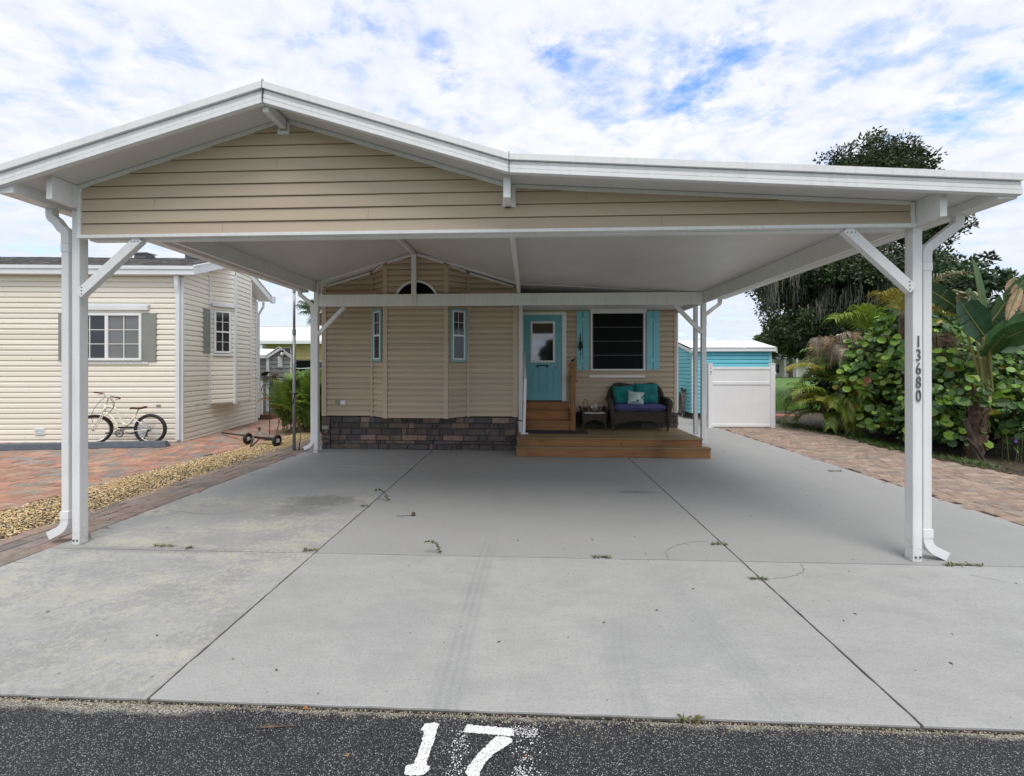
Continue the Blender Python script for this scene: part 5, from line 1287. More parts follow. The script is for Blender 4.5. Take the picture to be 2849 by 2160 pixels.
m = MB(); m.box(-10.2, -8.30, 12.55, 13.4, -.05, .15); m.build('platform', M('red_wood', (.16, .07, .045), (.11, .05, .035), 6), sd)
for x, y in ((-8.70, 12.62), (-9.6, 12.62)): m = MB(); m.box(x - .04, x + .04, y - .04, y + .04, .151, 1.24); m.build('rail_post', mt['pale'], sd, bevel=.004)
m = MB(); m.bar((-9.56, 12.62, 1.15), (-8.74, 12.62, 1.05), .04, .05); m.bar((-9.56, 12.62, .42), (-8.74, 12.62, .32), .04, .05); m.build('rail', mt['pale'], sd)
m = MB(); m.tube(sm_([(-8.93, 13.42, 1.70), (-8.85, 13.38, 1.73), (-8.76, 13.36, 1.66), (-8.74, 13.36, 1.58)]), .012, 6); tag(m.build('shower_arm', mt['chrome']), 'curved chrome shower arm on the wall of the grey shed', 'shower arm')

# ================================================================== FENCE PANEL, BLUE SHED, HOSE
fe = thing('vinyl_fence', 'white vinyl privacy fence panel marked 17 before the blue shed', 'fence', (5.95, 11.4, 0))
m = MB(); m.box(5.15, 6.76, 11.40, 11.43, .10, 1.63)
for k in range(1, 10): m.box(5.15 + k * .161 - .002, 5.15 + k * .161 + .002, 11.3975, 11.3995, .14, 1.62, (.8, .8, .8))
m.build('panel', mt['pale'], fe)
for x in (5.05, 6.76):
    m = MB(); m.box(x, x + .118, 11.36, 11.478, -.02, 1.765); p_ = m.build('post', mt['pale'], fe, bevel=.005)
    m = MB(); m.box(x - .008, x + .126, 11.352, 11.486, 1.766, 1.785); m.prism([(x, 11.36, 1.786), (x + .118, 11.36, 1.786), (x + .118, 11.478, 1.786), (x, 11.478, 1.786)], (0, 0, .012)); m.build('cap', mt['pale'], p_, bevel=.004)
    if x < 5.5: [textmesh(d, .155, .002, mt['digitblack'], p_, (5.11, 11.357, 1.625 - i * .148), .8, 'fence_number_digit') for i, d in enumerate('17')]
    else: m = MB(); m.sphere((x + .14, 11.42, 1.52), .04, 8); m.build('knob', mt['pale'], p_)
for z0, z1 in ((1.63, 1.705), (1.20, 1.285), (.02, .10)):
    m = MB(); m.box(5.169, 6.759, 11.385, 11.45, z0, z1)
    if z0 > 1.5: 
        for x in (5.75, 6.0, 6.24): m.sphere((x, 11.384, 1.668), .008, 6)
    m.build('rail', mt['pale'], fe, bevel=.006)
bs_ = thing('blue_shed', 'bright aqua lapped shed with white metal roof behind the white fence', 'shed', (6.5, 13.2, 0))
m = MB(); X0, Y0, X1, Y1 = 5.33, 13.16, 7.82, 15.4; pkY = 14.28
siding(m, (X0, Y0), (1, 0), (0, -1), [(0, .2), (X1 - X0, .2), (X1 - X0, 2.24), (0, 2.24)], .125, .2); siding(m, (X0, Y1), (0, -1), (-1, 0), [(0, .2), (Y1 - Y0, .2), (Y1 - Y0, 2.22), (Y1 - pkY, 2.47), (0, 2.22)], .125, .2); siding(m, (X1, Y0), (0, 1), (1, 0), [(0, .2), (2.24, .2), (2.24, 2.22), (1.12, 2.47), (0, 2.22)], .125, .2)
m.box(X0 + .01, X1 - .01, Y0 + .01, Y1, .2, 2.22); m.build('siding', mt['aqua'], bs_)
m = MB(); m.box(X1 - .06, X1 + .02, Y0 - .02, Y0 + .05, .2, 2.2); m.box(X0 - .02, X0 + .05, Y0 - .02, Y0 + .05, .2, 2.2); m.box(X0 - .09, X1 + .12, Y0 - .14, Y0 - .11, 2.20, 2.31)
for a, b, za, zb in ((Y0 - .14, pkY, 2.25, 2.56), (pkY, Y1 + .1, 2.56, 2.25)): m.prism([(X0 - .10, a, za - .10), (X0 - .10, b, zb - .10), (X0 - .10, b, zb), (X0 - .10, a, za)], (.025, 0, 0)); m.prism([(X1 + .10, a, za - .10), (X1 + .10, b, zb - .10), (X1 + .10, b, zb), (X1 + .10, a, za)], (.025, 0, 0))
m.build('trim', mt['pale'], bs_)
m = MB()
nR = 50
for (ya, za, yb, zb) in ((Y0 - .16, 2.315, pkY, 2.62), (pkY, 2.62, Y1 + .12, 2.29)):
    x = X0 - .12; w = (X1 + .14 - x) / nR
    for i in range(nR):
        h0, h1 = (.012, 0) if i % 2 else (0, .012)
        m.add([(x, ya, za + h0), (x + w, ya, za + h1), (x + w, yb, zb + h1), (x, yb, zb + h0)], [(0, 1, 2, 3)]); x += w
m.build('roof', mt['metalroof'], bs_)
m = MB(); m.box(X0, X1, Y0 + .03, Y1, -.02, .19); m.build('skid', mt['dirt'], bs_)
hg = thing('garden_hose', 'grey garden hose looped on a black hanger on the blue shed wall', 'hose', (5.24, 13.72, .0))
m = MB()
for i in range(5):
    pts = []
    for k in range(25):
        a = 2 * pi * k / 24; pts.append((5.255 - .02 * i, 13.70 + (.10 + .012 * i) * sin(a) + .02 * i - .03, .50 + (.43 - .02 * i) * cos(a) + R(-.004, .004)))
    m.tube(pts, .017, 6, None, False)
m.tube(sm_([(5.2, 13.62, .12), (5.15, 13.5, .02), (5.2, 13.3, .02), (5.6, 13.0, .02)]), .015, 6); m.build('coil', mt['hose'], hg, smooth=True)
m = MB(); m.box(5.22, 5.325, 13.62, 13.80, .86, .92); m.box(5.2, 5.22, 13.62, 13.80, .80, 1.0); m.build('hanger', mt['black'], hg)

# ================================================================== VEGETATION
LG = [(.10, .19, .025), (.075, .15, .02), (.055, .12, .022), (.13, .23, .03), (.04, .09, .018)]
def crown(mb, blobs, n_per, size, cols, squash=.8, per=96):
    for (cx, cy, cz, rx, ry, rz_) in blobs:
        vol = rx * ry * rz_; k = max(6, int(n_per * vol ** .72))
        for _ in range(k):
            d = rdir(-.75, 1); r = R(.35, 1.04)
            c0 = V((cx + d.x * rx * r, cy + d.y * ry * r, cz + d.z * rz_ * r))
            base = jit(random.choice(cols), .35, .05); cr = R(.35, .75) * min(1, (rx + rz_) * .45)
            for _ in range(per):
                q = rdir(-.8, 1); p = c0 + V((q.x, q.y, q.z * squash)) * cr * R(.3, 1)
                d_ = (q + rdir() * .8).normalized(); s_ = d_.cross(rdir()).normalized() * size * R(.22, .36); L_ = d_ * size * R(.7, 1.4); m_ = p + L_ * .5
                mb.add([p, m_ + s_, p + L_, m_ - s_], [(0, 1, 2, 3)], jit(base, .14))
def limb(mb, pts, r0, r1, n=8):
    s = sm_(pts, 4); k = len(s) - 1
    mb.tube([p + V((R(-.02, .02), R(-.02, .02), 0)) * r0 for p in s], [r0 + (r1 - r0) * i / k for i in range(k + 1)], n)
# great mossy tree
bt = thing('mossy_oak_tree', 'huge dark spreading tree hung with grey moss behind the blue shed', 'tree', (19.2, 25, -.05))
m = MB()
limb(m, [(19.2, 25, -.1), (19.1, 25, 2), (19.3, 24.8, 4.5), (19.8, 24.8, 8), (20.2, 24.6, 12.5)], .62, .15, 12)
for e_ in ((13.5, 23.6, 6.6), (14.2, 23.4, 9.0), (24.4, 24.6, 9), (25.2, 25, 12), (16.2, 24.5, 12), (22.5, 22.6, 7), (17.4, 22.4, 7.4)):
    z0 = R(3.2, 6); limb(m, [(19.25, 24.9, z0), ((19.25 + e_[0]) / 2, (24.9 + e_[1]) / 2, z0 + (e_[2] - z0) * .7), e_], .26, .06)
m.build('trunk', mt['bark'], bt, smooth=True)
m = MB(); DK = [(.038, .072, .024), (.05, .09, .028), (.03, .058, .022), (.065, .10, .03), (.042, .066, .026)]
crown(m, [(20.3, 24.5, 13.3, 2.5, 2.2, 1.8), (18.2, 24.5, 12.6, 2.0, 2.0, 1.3), (22.4, 24.5, 12.6, 1.7, 1.7, 1.2), (25.0, 24.6, 12.3, .9, .9, .7), (16.4, 24.4, 12.3, 1.1, 1.2, .8), (15.4, 24.2, 10.6, 1.9, 1.9, 1.3),
          (17.4, 23.6, 9.5, 3.0, 2.2, 1.6), (21, 24, 9.7, 3.2, 2.2, 1.8), (23.5, 24, 10.2, 1.4, 1.3, 1.3), (22.9, 24, 9.0, 1.0, 1.0, .8), (14.6, 23.6, 7.9, 1.7, 1.7, 1.1), (16.8, 22.8, 6.9, 2.5, 1.8, 1.5), (20, 22.8, 6.6, 2.8, 1.8, 1.8), (21.8, 23, 6, 1.6, 1.6, 1.9),
          (15.0, 23.2, 3.9, 1.5, 1.2, .9), (16.9, 23, 3.9, 1.9, 1.4, 1.4), (19, 22.6, 3.6, 2, 1.4, 1.7), (21.4, 22.8, 3.3, 1.9, 1.4, 1.9), (14.0, 23.4, 3.0, .8, .7, .45), (15.8, 24.4, 6.0, 2.2, 1.2, 1.7), (14.6, 24.2, 6.6, 1.2, 1.0, .8), (17.4, 24.2, 5.4, 2, 1.2, 1.6), (22.4, 23, 3.2, 1.4, 1.2, 2)], 27, .165, DK)
for _ in range(60): p = V((15.4 + R(-1.4, .3), 24.2, 12.2 + R(-.4, .3))); leaf(m, p, rdir(), rdir(0, 1), .3, .14, jit(DK[0]))
m.build('crown', mt['leafd'], bt)
m = MB()
cls = [(12.9 + 6.6 * R(0, 1) ** 1.2, R(21.4, 23.2), R(0, 1)) for _ in range(70)]
for i in range(1300):
    cx_, cy_, h_ = random.choice(cls); x = random.gauss(cx_, .16); y = random.gauss(cy_, .16)
    z = (5.4 + 2.6 * h_ if cx_ < 14.2 else 4.6 + 4.6 * h_) + R(-.35, .35); L = abs(random.gauss(.75, .4)) * (1.35 if h_ > .4 else .8) + .15
    w = R(.012, .045); a = R(0, pi); d = V((cos(a), sin(a) * .5, 0)); p = V((x, y, z)); k = 5; pts = []
    for j in range(k + 1):
        q = p + V((R(-.05, .05), R(-.05, .05), -L * j / k)); ww = w * (1 - .75 * j / k) * R(.5, 1.5); pts += [q - d * ww, q + d * ww]
    m.add(pts, [(2 * j, 2 * j + 1, 2 * j + 3, 2 * j + 2) for j in range(k)], jit((1, 1, 1), .3))
m.build('moss', mt['moss_s'], bt)
# smaller conifer-like tree at the right
rt = thing('dark_cedar_tree', 'dark ragged evergreen rising behind the paddle-leaved plant', 'tree', (18.3, 18.3, -.05))
m = MB(); limb(m, [(18.3, 18.3, -.1), (18.3, 18.3, 2.5), (18.2, 18.2, 6.2)], .22, .05); m.build('trunk', mt['bark'], rt)
m = MB(); crown(m, [(18.3, 18, 6.0, .6, .7, .7), (19.0, 18, 5.5, .5, .6, .5), (17.6, 18, 5.6, .6, .7, .6), (18.3, 18, 4.7, 1.2, 1.1, .8), (18.0, 18, 3.2, 1.6, 1.2, 1), (18.2, 18, 1.8, 1.8, 1.3, 1.2)], 24, .13, DK); m.build('crown', mt['leafd'], rt)
lt = thing('mid_green_tree', 'mid green bushy tree between the mossy tree and the carport post', 'tree', (15.8, 15.4, -.05))
m = MB(); limb(m, [(15.8, 15.4, -.1), (15.7, 15.4, 2.2), (15.6, 15.3, 4.4)], .18, .05); m.build('trunk', mt['bark'], lt)
m = MB(); crown(m, [(15.2, 15.2, 4.6, 1.4, 1.2, .9), (16.5, 15.3, 4.9, 1.2, 1.1, .8), (15.8, 15, 3.2, 1.9, 1.2, 1.1), (15.4, 15, 1.8, 2.0, 1.2, 1.1), (17.6, 15.4, 2.0, 1.3, 1.2, 1.3)], 17, .16, [(.04, .085, .03), (.05, .1, .032), (.032, .065, .024)]); m.build('crown', mt['leafd'], lt)
# far trees across the lawn
ftr = thing('far_tree', 'distant round-crowned tree standing across the lawn', 'tree', (43, 67, -.05), 'trees across the far lawn', local=True)
m = MB(); limb(m, [(0, 0, -.1), (0, 0, 3), (.2, 0, 7)], .35, .1); m.build('trunk', mt['bark'], ftr)
m = MB(); crown(m, [(0, 0, 6.5, 3.4, 3, 2.6), (-2.4, 0, 4.6, 2.2, 2, 1.8), (2.4, .3, 4.8, 2.4, 2, 2)], 9, .45, DK); m.build('crown', mt['leafd'], ftr)
for x, y, r_, s in ((53, 75, 1, 1.1), (62, 62, 2, 1.3), (52, 84, 3, 1.2), (64, 88, 4, 1.3)): dup(ftr, (x, y, -.05), r_, None, s)
dh = thing('distant_house', 'small pale house with white posts far across the lawn', 'house', (46, 72, 0))
m = MB(); m.box(40, 54, 72, 80, -.2, 3.0); m.build('wall', mt['palewall'], dh); m = MB(); m.prism([(39.5, 71, 3.0), (54.5, 71, 3.0), (54.5, 76, 5), (39.5, 76, 5)], (0, 0, .15)); m.build('roof', mt['steel'], dh)
for x in (42.5, 44.5, 46.5, 48.5): m = MB(); m.box(x, x + .3, 71, 71.3, -.2, 3.0); m.build('post', mt['pale'], dh)
for x in (43.3, 45.3): m = MB(); m.box(x, x + .9, 71.95, 71.99, .6, 2.2); m.build('window', mt['glass'], dh)
wh = thing('white_mobile_home', 'white low home with pale roof glimpsed through the shrubs at the right', 'mobile home', (24, 19, 0))
m = MB(); m.box(20.2, 31, 20, 26, -.1, 2.5); m.build('wall', mt['pale'], wh); m = MB(); m.prism([(19.8, 19.6, 2.65), (31.4, 19.6, 2.65), (31.4, 23, 3.3), (19.8, 23, 3.3)], (0, 0, .08)); m.box(19.8, 31.4, 19.55, 19.595, 2.45, 2.72); m.build('roof', mt['metalroof'], wh)
m = MB(); m.box(21, 22.4, 19.97, 20.0, 1.0, 2.2); m.build('window', mt['glass'], wh)

# sea grape shrubs
SG = [(.17, .30, .04), (.21, .37, .045), (.13, .25, .038), (.085, .175, .036), (.055, .12, .03), (.27, .43, .055), (.11, .21, .04)]
def seagrape(name, label, base, blobs, n, smin=.075, smax=.205):
    o = thing(name, label, 'shrub', (*base, -.03)); m = MB(); lv = MB()
    for b_ in blobs:
        k = int(n * (b_[3] * b_[4] * b_[5]) ** .66)
        for _ in range(max(2, int(len(blobs) and 5))):
            d = rdir(0, 1); e_ = V((b_[0] + d.x * b_[3] * .8, b_[1] + d.y * b_[4] * .8, b_[2] + d.z * b_[5] * .8))
            limb(m, [(base[0] + R(-.1, .1), base[1] + R(-.1, .1), -.05), ((base[0] + b_[0]) / 2, (base[1] + b_[1]) / 2, b_[2] * .5), e_], .022, .006, 5)
        for _ in range(k):
            d = rdir(-.7, 1); r = R(.35, 1.05) ** .55
            p = V((b_[0] + d.x * b_[3] * r, b_[1] + d.y * b_[4] * r, b_[2] + d.z * b_[5] * r))
            if p.z < .12: continue
            nrm = (V((d.x, d.y - .45, abs(d.z) * .5 + .45)) + rdir() * .55).normalized()
            dr_ = (V((d.x, d.y, -.35)) + rdir() * .8); dr_ = (dr_ - nrm * dr_.dot(nrm))
            c = random.choice(SG); x = random.random()
            if r < .8: c = SG[4]  # inner leaves coloured darkest, standing in for shade inside the shrub
            if x < .004: c = (.36, .12, .06)
            elif x < .025: c = (.33, .27, .03)
            elif x < .11 and r > .85: c = (.21, .33, .035)
            disc(lv, p, dr_, nrm, R(smin, smax) * R(.8, 1.1), jit(c, .24), R(.0, .42))
            if random.random() < .35: leaf(lv, p - V((d.x, d.y, d.z)) * .08, rdir(-.4, .8), rdir(.1, 1), R(.06, .13), R(.03, .06), jit(random.choice(SG[2:5]), .3))
    m.build('branches', mt['bark'], o); lv.build('foliage', mt['leaf'], o); return o
seagrape('sea_grape_shrub', 'tall round-leaved sea grape shrub left of the numbered carport post', (8.9, 10.0), [(8.75, 9.9, 1.75, .85, .8, 1.0), (9.35, 9.8, 2.5, .7, .7, .75), (8.95, 9.5, .85, .85, .7, .6), (9.8, 9.7, 1.4, .9, .8, 1.1), (8.55, 9.6, 2.75, .35, .4, .4), (8.2, 10.0, 1.5, .5, .5, .6), (8.15, 10.3, .9, .4, .4, .5), (8.1, 9.5, .5, .35, .5, .35), (8.4, 10.2, 2.1, .5, .4, .4), (9.0, 9.1, .5, .6, .3, .35)], 720)
seagrape('sea_grape_shrub', 'wide round-leaved sea grape shrub spreading under the torn paddle leaves', (9.3, 8.7), [(8.35, 8.6, 1.35, .55, .6, .85), (9.1, 8.6, 1.3, .8, .7, .85), (10.1, 8.5, 1.25, .9, .8, .95), (8.9, 8.3, .75, .8, .5, .5), (9.6, 7.9, 1.05, .7, .5, .55), (8.2, 8.9, 2.0, .35, .4, .45), (10.9, 8.7, 1.6, .6, .6, .8), (8.15, 8.3, .8, .4, .4, .5), (8.75, 7.45, 1.0, .35, .18, .22), (8.0, 7.5, 1.25, .25, .2, .3), (8.0, 8.6, .5, .3, .5, .4), (8.25, 7.9, .4, .3, .25, .3), (9.2, 7.6, .6, .5, .3, .4)], 720)
seagrape('sea_grape_shrub', 'low round-leaved sea grape growth at the right edge behind the violet flower', (10.4, 8.0), [(10.6, 7.8, 1.0, .8, .6, .8), (11.5, 8.4, 1.5, 1, .9, 1.1), (9.9, 7.4, .7, .6, .35, .5)], 420)
# areca palm with a dead skirt
ar = thing('areca_palm', 'feathery palm with grey dead fronds hanging over its green ones', 'palm', (8.25, 10.9, -.03))
stem, lv, dead, tr_ = MB(), MB(), MB(), MB()
for dx, dy, h_ in ((0, 0, 1.25), (.5, .3, 1.7), (-.35, .2, .7), (.9, .1, 2.2)):
    tr_.tube(sm_([(8.27 + dx * .3, 10.85 + dy, -.05), (8.27 + dx * .8, 10.85 + dy, h_ * .6), (8.27 + dx, 10.85 + dy, h_)]), .045, 8)
PG = [(.17, .27, .035), (.13, .22, .03), (.22, .28, .04), (.09, .16, .026), (.24, .25, .045)]
for i in range(62):
    az = radians(R(110, 335)); b_ = random.choice(((8.0, 10.8, .85), (8.3, 10.7, 1.2), (8.7, 11, 1.6), (7.95, 10.9, .6), (8.1, 11.0, .4), (8.5, 10.8, .7)))
    frond(lv, stem, b_, az, radians(R(10, 62)), R(.9, 1.35), R(1.2, 2.2), 26, R(.26, .36), .030, random.choice(PG))
frond(lv, stem, (8.0, 10.9, 1.45), radians(185), radians(38), 1.3, 1.4, 30, .22, .022, (.42, .36, .05), tipdrop=.9)
frond(lv, stem, (8.32, 10.55, .98), radians(268), radians(12), .85, 1.6, 30, .34, .03, (.17, .22, .035), tipdrop=.2)
for i in range(40):
    az = radians(R(140, 360)); b_ = (R(7.75, 9.35), R(10.5, 11.1), R(2.05, 2.5))
    g_ = R(.38, .58); frond(dead, stem, b_, az, radians(R(-5, 55)), R(.35, .75), R(2.2, 3.4), 18, R(.18, .30), .018, random.choice(((g_, g_ * .94, g_ * .90), (g_, g_ * .88, g_ * .80), (g_ * .9, g_ * .74, g_ * .6), (.30, .20, .12))), tipdrop=1.2, cs=(.25, .19, .12))
tr_.build('trunk', mt['palmbark'], ar, smooth=True); stem.build('stems', mt['stem'], ar); lv.build('fronds', mt['leaf'], ar); dead.build('dead_fronds', mt['dry'], ar)
cp2 = thing('coconut_palm', 'young palm with one bright upright frond showing above the dead fronds', 'palm', (9.5, 11.3, -.03))
stem, lv, tr_ = MB(), MB(), MB(); tr_.tube([(9.5, 11.3, -.05), (9.5, 11.3, 1.4), (9.45, 11.3, 2.4)], [.1, .08, .06], 10)
frond(lv, stem, (9.45, 11.2, 2.45), radians(196), radians(50), 1.7, 1.5, 34, .55, .035, (.20, .30, .035), tipdrop=.55); frond(lv, stem, (9.45, 11.2, 2.4), radians(210), radians(66), 1.35, 1.1, 30, .5, .035, (.24, .34, .04), tipdrop=.55)
frond(lv, stem, (9.5, 11.3, 2.3), radians(20), radians(50), 1.5, 1.6, 28, .5, .035, (.10, .18, .025)); frond(lv, stem, (9.5, 11.3, 2.3), radians(330), radians(55), 1.4, 1.8, 28, .45, .035, (.10, .18, .025))
tr_.build('trunk', mt['palmbark'], cp2); stem.build('stems', mt['stem'], cp2); lv.build('fronds', mt['leaf'], cp2)
yp = thing('yellowing_palm', 'palm with yellow and tan drooping fronds just beyond the right downspout', 'palm', (7.85, 9.0, -.03))
stem, lv, dead, tr_ = MB(), MB(), MB(), MB(); tr_.tube(sm_([(8.4, 9.3, -.05), (8.3, 9.2, 1.6), (8.15, 9.0, 2.9)]), .06, 8)
for az, el, L, c in ((200, 62, 1.0, (.30, .25, .03)), (300, 35, 1.0, (.34, .29, .03)), (330, 48, 1.2, (.30, .28, .16)), (350, 30, 1.1, (.36, .27, .03)), (40, 55, 1.2, (.16, .2, .04)), (255, 40, .9, (.33, .26, .04)), (285, 70, 1.3, (.28, .26, .17))): frond(lv, stem, (8.1, 8.9, 2.75), radians(az), radians(el), L, 1.5, 26, .42, .026, c, tipdrop=.5)
for i in range(10): frond(dead, stem, (8.25 + R(-.05, .35), 8.8, 2.5 - R(0, .4)), radians(R(250, 390)), radians(R(-30, 20)), R(.35, .6), R(1.5, 2.4), 18, .3, .02, (.24, .18, .13), tipdrop=1.)
tr_.build('trunk', mt['palmbark'], yp, smooth=True); stem.build('stems', mt['stem'], yp); lv.build('fronds', mt['leaf'], yp); dead.build('dead_fronds', mt['dry'], yp)
# paddle-leaved plant
bp = thing('white_bird_of_paradise', 'banana-like plant with torn paddle leaves and a rough brown trunk', 'plant', (8.36, 7.75, -.03))
tr_ = MB()
prof = []; k = 16
for i in range(k + 1): t = i / k; prof.append((8.30 + .10 * t, 7.75, -.06 + 1.30 * t))
tr_.tube(prof, [.10 + .035 * sin(pi * min(1, i / k * 1.1)) for i in range(k + 1)], 12)
for i in range(64):   # old leaf boots
    t = R(.05, 1); a = R(0, 2 * pi); c = V((8.30 + .10 * t, 7.75, -.06 + 1.30 * t)); d = V((cos(a), sin(a), 0)); r0 = .115 + .025 * sin(pi * t)
    s = V((-d.y, d.x, 0)); q = c + d * r0
    tr_.add([q - s * .045, q + s * .045, q + d * .03 + V((0, 0, .13)) + s * R(-.06, .06), q + d * .01 + V((0, 0, .15))], [(0, 1, 2), (0, 2, 3), (1, 3, 2)], None)
tr_.build('trunk', mt['palmbark'], bp)
stk, lv, dr_ = MB(), MB(), MB()
hub_ = V((8.42, 7.72, 1.2))
LF = [((8.30, 7.60, 2.62), (8.045, 7.55, 3.66), .33, (.075, .16, .05), -.02, .0, (1, .5, 0)), ((8.48, 7.72, 2.42), (9.10, 7.6, 3.46), .46, (.07, .13, .05), .05, .45, (.75, .2, -.6)),
      ((8.30, 7.6, 2.26), (7.70, 7.45, 2.92), .52, (.035, .085, .04), .02, .12, (.6, -.1, .75)), ((8.38, 7.55, 2.02), (9.15, 7.4, 2.68), .58, (.05, .13, .035), .06, .05, (.5, -.35, -.75)),
      ((8.22, 7.9, 2.76), (7.50, 8.0, 3.40), .36, (.035, .07, .028), .06, .4, (.6, -.2, .75)), ((8.42, 7.55, 2.1), (8.75, 7.1, 2.55), .50, (.05, .125, .035), .12, .05, (.9, -.1, -.4)),
      ((8.5, 7.9, 2.2), (9.5, 8.0, 2.9), .5, (.03, .08, .025), .1, .3, (.3, .2, 1)), ((8.45, 8.0, 2.3), (8.7, 8.2, 3.3), .42, (.04, .09, .03), .05, .5, (1, .2, 0)), ((8.35, 7.6, 1.9), (8.2, 7.2, 2.35), .40, (.035, .09, .025), .15, .1, (1, 0, 0))]
for a, b, w_, c, bd, te, sd_ in LF:
    paddle(lv, stk, a, b, w_, c, bd, te, 16, side=sd_); stk.tube(sm_([hub_ + V((R(-.05, .05), R(-.05, .05), 0)), hub_.lerp(V(a), .5) + V((0, 0, .05)), a]), [.028, .028, .026, .025, .024, .022, .020, .019, .018, .017, .016][:11], 6)
for i in range(4):
    a = hub_ + V((R(-.1, .1), R(-.1, .1), 0)); e_ = a + V((R(-.25, .25), R(-.2, .1), R(.6, .9))); stk.tube(sm_([a, a.lerp(e_, .5) + V((0, 0, .06)), e_]), .022, 6)
for a, b, w_ in (((8.88, 7.55, 3.12), (8.54, 7.45, 2.60), .15), ((9.02, 7.55, 3.05), (8.82, 7.45, 2.70), .14), ((8.22, 7.8, 3.04), (8.02, 7.75, 3.10), .2), ((8.1, 7.85, 3.05), (8.3, 7.7, 2.75), .18), ((8.85, 7.6, 3.32), (8.75, 7.6, 3.05), .14)):
    paddle(dr_, stk, a, b, w_, (.46, .33, .22), .1, .8, 9, side=(.8, -.5, .2), fold=.9)
stk.build('stalks', mt['stem'], bp, smooth=True); lv.build('leaves', mt['leaf'], bp); dr_.build('dry_leaves', mt['dry'], bp)
for i, (a, b, r_) in enumerate((((7.98, 7.6, .74), (8.22, 7.62, .0), .04), ((7.86, 7.45, .42), (8.20, 7.5, .01), .022))):
    m = MB(); m.tube([a, V(a).lerp(V(b), .5) + V((.015, 0, .02)), b], r_, 8); tag(m.build('cut_stem', mt['steel'] if False else mt['bark']), ('thick grey cut stem leaning on the rough brown trunk', 'thin grey cut stem lying at the foot of the rough brown trunk')[i], 'cut stem')
# violet-flowered strap plant
rp_ = thing('mexican_petunia', 'low dark strap-leaved plant with a single violet flower at the bed edge', 'plant', (8.85, 7.35, -.02)); lv = MB(); stk = MB()
for i in range(120):
    a = R(0, 6.3); b_ = V((8.9 + R(-.35, .8), 7.4 + R(-.3, .35), 0)); h_ = R(.1, .5); d = V((cos(a), sin(a), R(.1, 1.2)))
    if i % 4 == 0: stk.tube([b_, b_ + V((R(-.05, .05), R(-.05, .05), h_))], .005, 4)
    leaf(lv, b_ + V((R(-.05, .05), 0, h_ * R(.3, 1))), d, (0, 0, 1), R(.16, .3), .026, jit(random.choice(((.03, .075, .02), (.045, .10, .02), (.025, .06, .018), (.09, .17, .03))), .15), .1)
leaf(lv, (8.72, 7.0, .02), (.5, -.2, .7), (0, -1, 0), .28, .05, (.22, .34, .04)); leaf(lv, (8.74, 7.0, .02), (.9, -.2, .5), (0, -1, 0), .25, .05, (.2, .32, .04))
stk.build('stems', mt['stem'], rp_); lv.build('foliage', mt['leaf'], rp_); m = MB()
for k in range(5): a = 2 * pi * k / 5; leaf(m, (8.74, 7.5, .37), (cos(a), -.3, sin(a)), (0, -1, 0), .038, .036, (1, 1, 1), .1)
m.build('flower', mt['flower'], rp_)
# bed edge weeds and litter
m = MB()
for i in range(2600):
    y = R(6, 12.5); x = 7.55 + .12 * sin(y * 1.3) + abs(random.gauss(0, .9)); 
    if x > 12: continue
    a = R(0, 6.3); leaf(m, (x, y, -.018 + R(0, .012)), (cos(a), sin(a), R(-.1, .25)), (0, 0, 1), R(.03, .09), R(.012, .035), jit(random.choice(((.13, .085, .05), (.18, .13, .08), (.08, .055, .035), (.22, .17, .11))), .25), .2)
tag(m.build('leaf_litter', mt['dry']), 'brown dead leaves littering the soil under the shrubs', kind='stuff')
m = MB()
for i in range(2600):
    cl = random.choice(((7.65, 11.2, .5), (7.85, 9.7, .3), (7.75, 8.9, .3), (8.1, 10.4, .5), (7.9, 7.4, .25), (7.6, 12.2, .6), (7.65, 8.2, .2)))
    x, y = random.gauss(cl[0], cl[2] * .4), random.gauss(cl[1], cl[2]); a = R(0, 6.3)
    leaf(m, (x, y, -.02), (cos(a) * .7, sin(a) * .7, R(.3, 1.1)), (0, -1, .3), R(.05, .14), R(.008, .02), jit(random.choice(((.06, .12, .02), (.10, .16, .03), (.045, .09, .018))), .2), .1)
tag(m.build('bed_weeds', mt['leaf']), 'low green weeds along the edge of the planted bed', kind='stuff')
# dark understory behind the shrubs so the bed reads as deep shade
un = thing('understory_shrub', 'dark dense small-leaved bush filling the shade behind the sea grapes', 'shrub', (10.5, 11.2, -.03))
m = MB(); crown(m, [(8.9, 11.7, .8, .7, .5, .8), (9.5, 11.6, 1.4, 1.2, .7, 1.2), (11, 11.2, 1.5, 1.3, .8, 1.3), (12.6, 10.6, 1.5, 1.3, .8, 1.3), (13.8, 9.4, 1.5, 1.2, .8, 1.3), (10.2, 10.4, .7, 1.1, .5, .7), (9.0, 10.6, .5, .8, .4, .5), (11.5, 9.6, .6, 1.2, .5, .7), (9.2, 9.2, .35, .9, .4, .35)], 40, .12, [(.03, .065, .018), (.04, .085, .022), (.022, .05, .015)]); m.build('foliage', mt['leafd'], un)
m = MB()
for i in range(9): limb(m, [(R(9, 13), R(10.4, 11.6), -.05), (R(9, 13), R(10.4, 11.4), .7), (R(9, 13.4), R(10.2, 11.4), 1.6)], .02, .006, 5)
m.build('branches', mt['bark'], un)
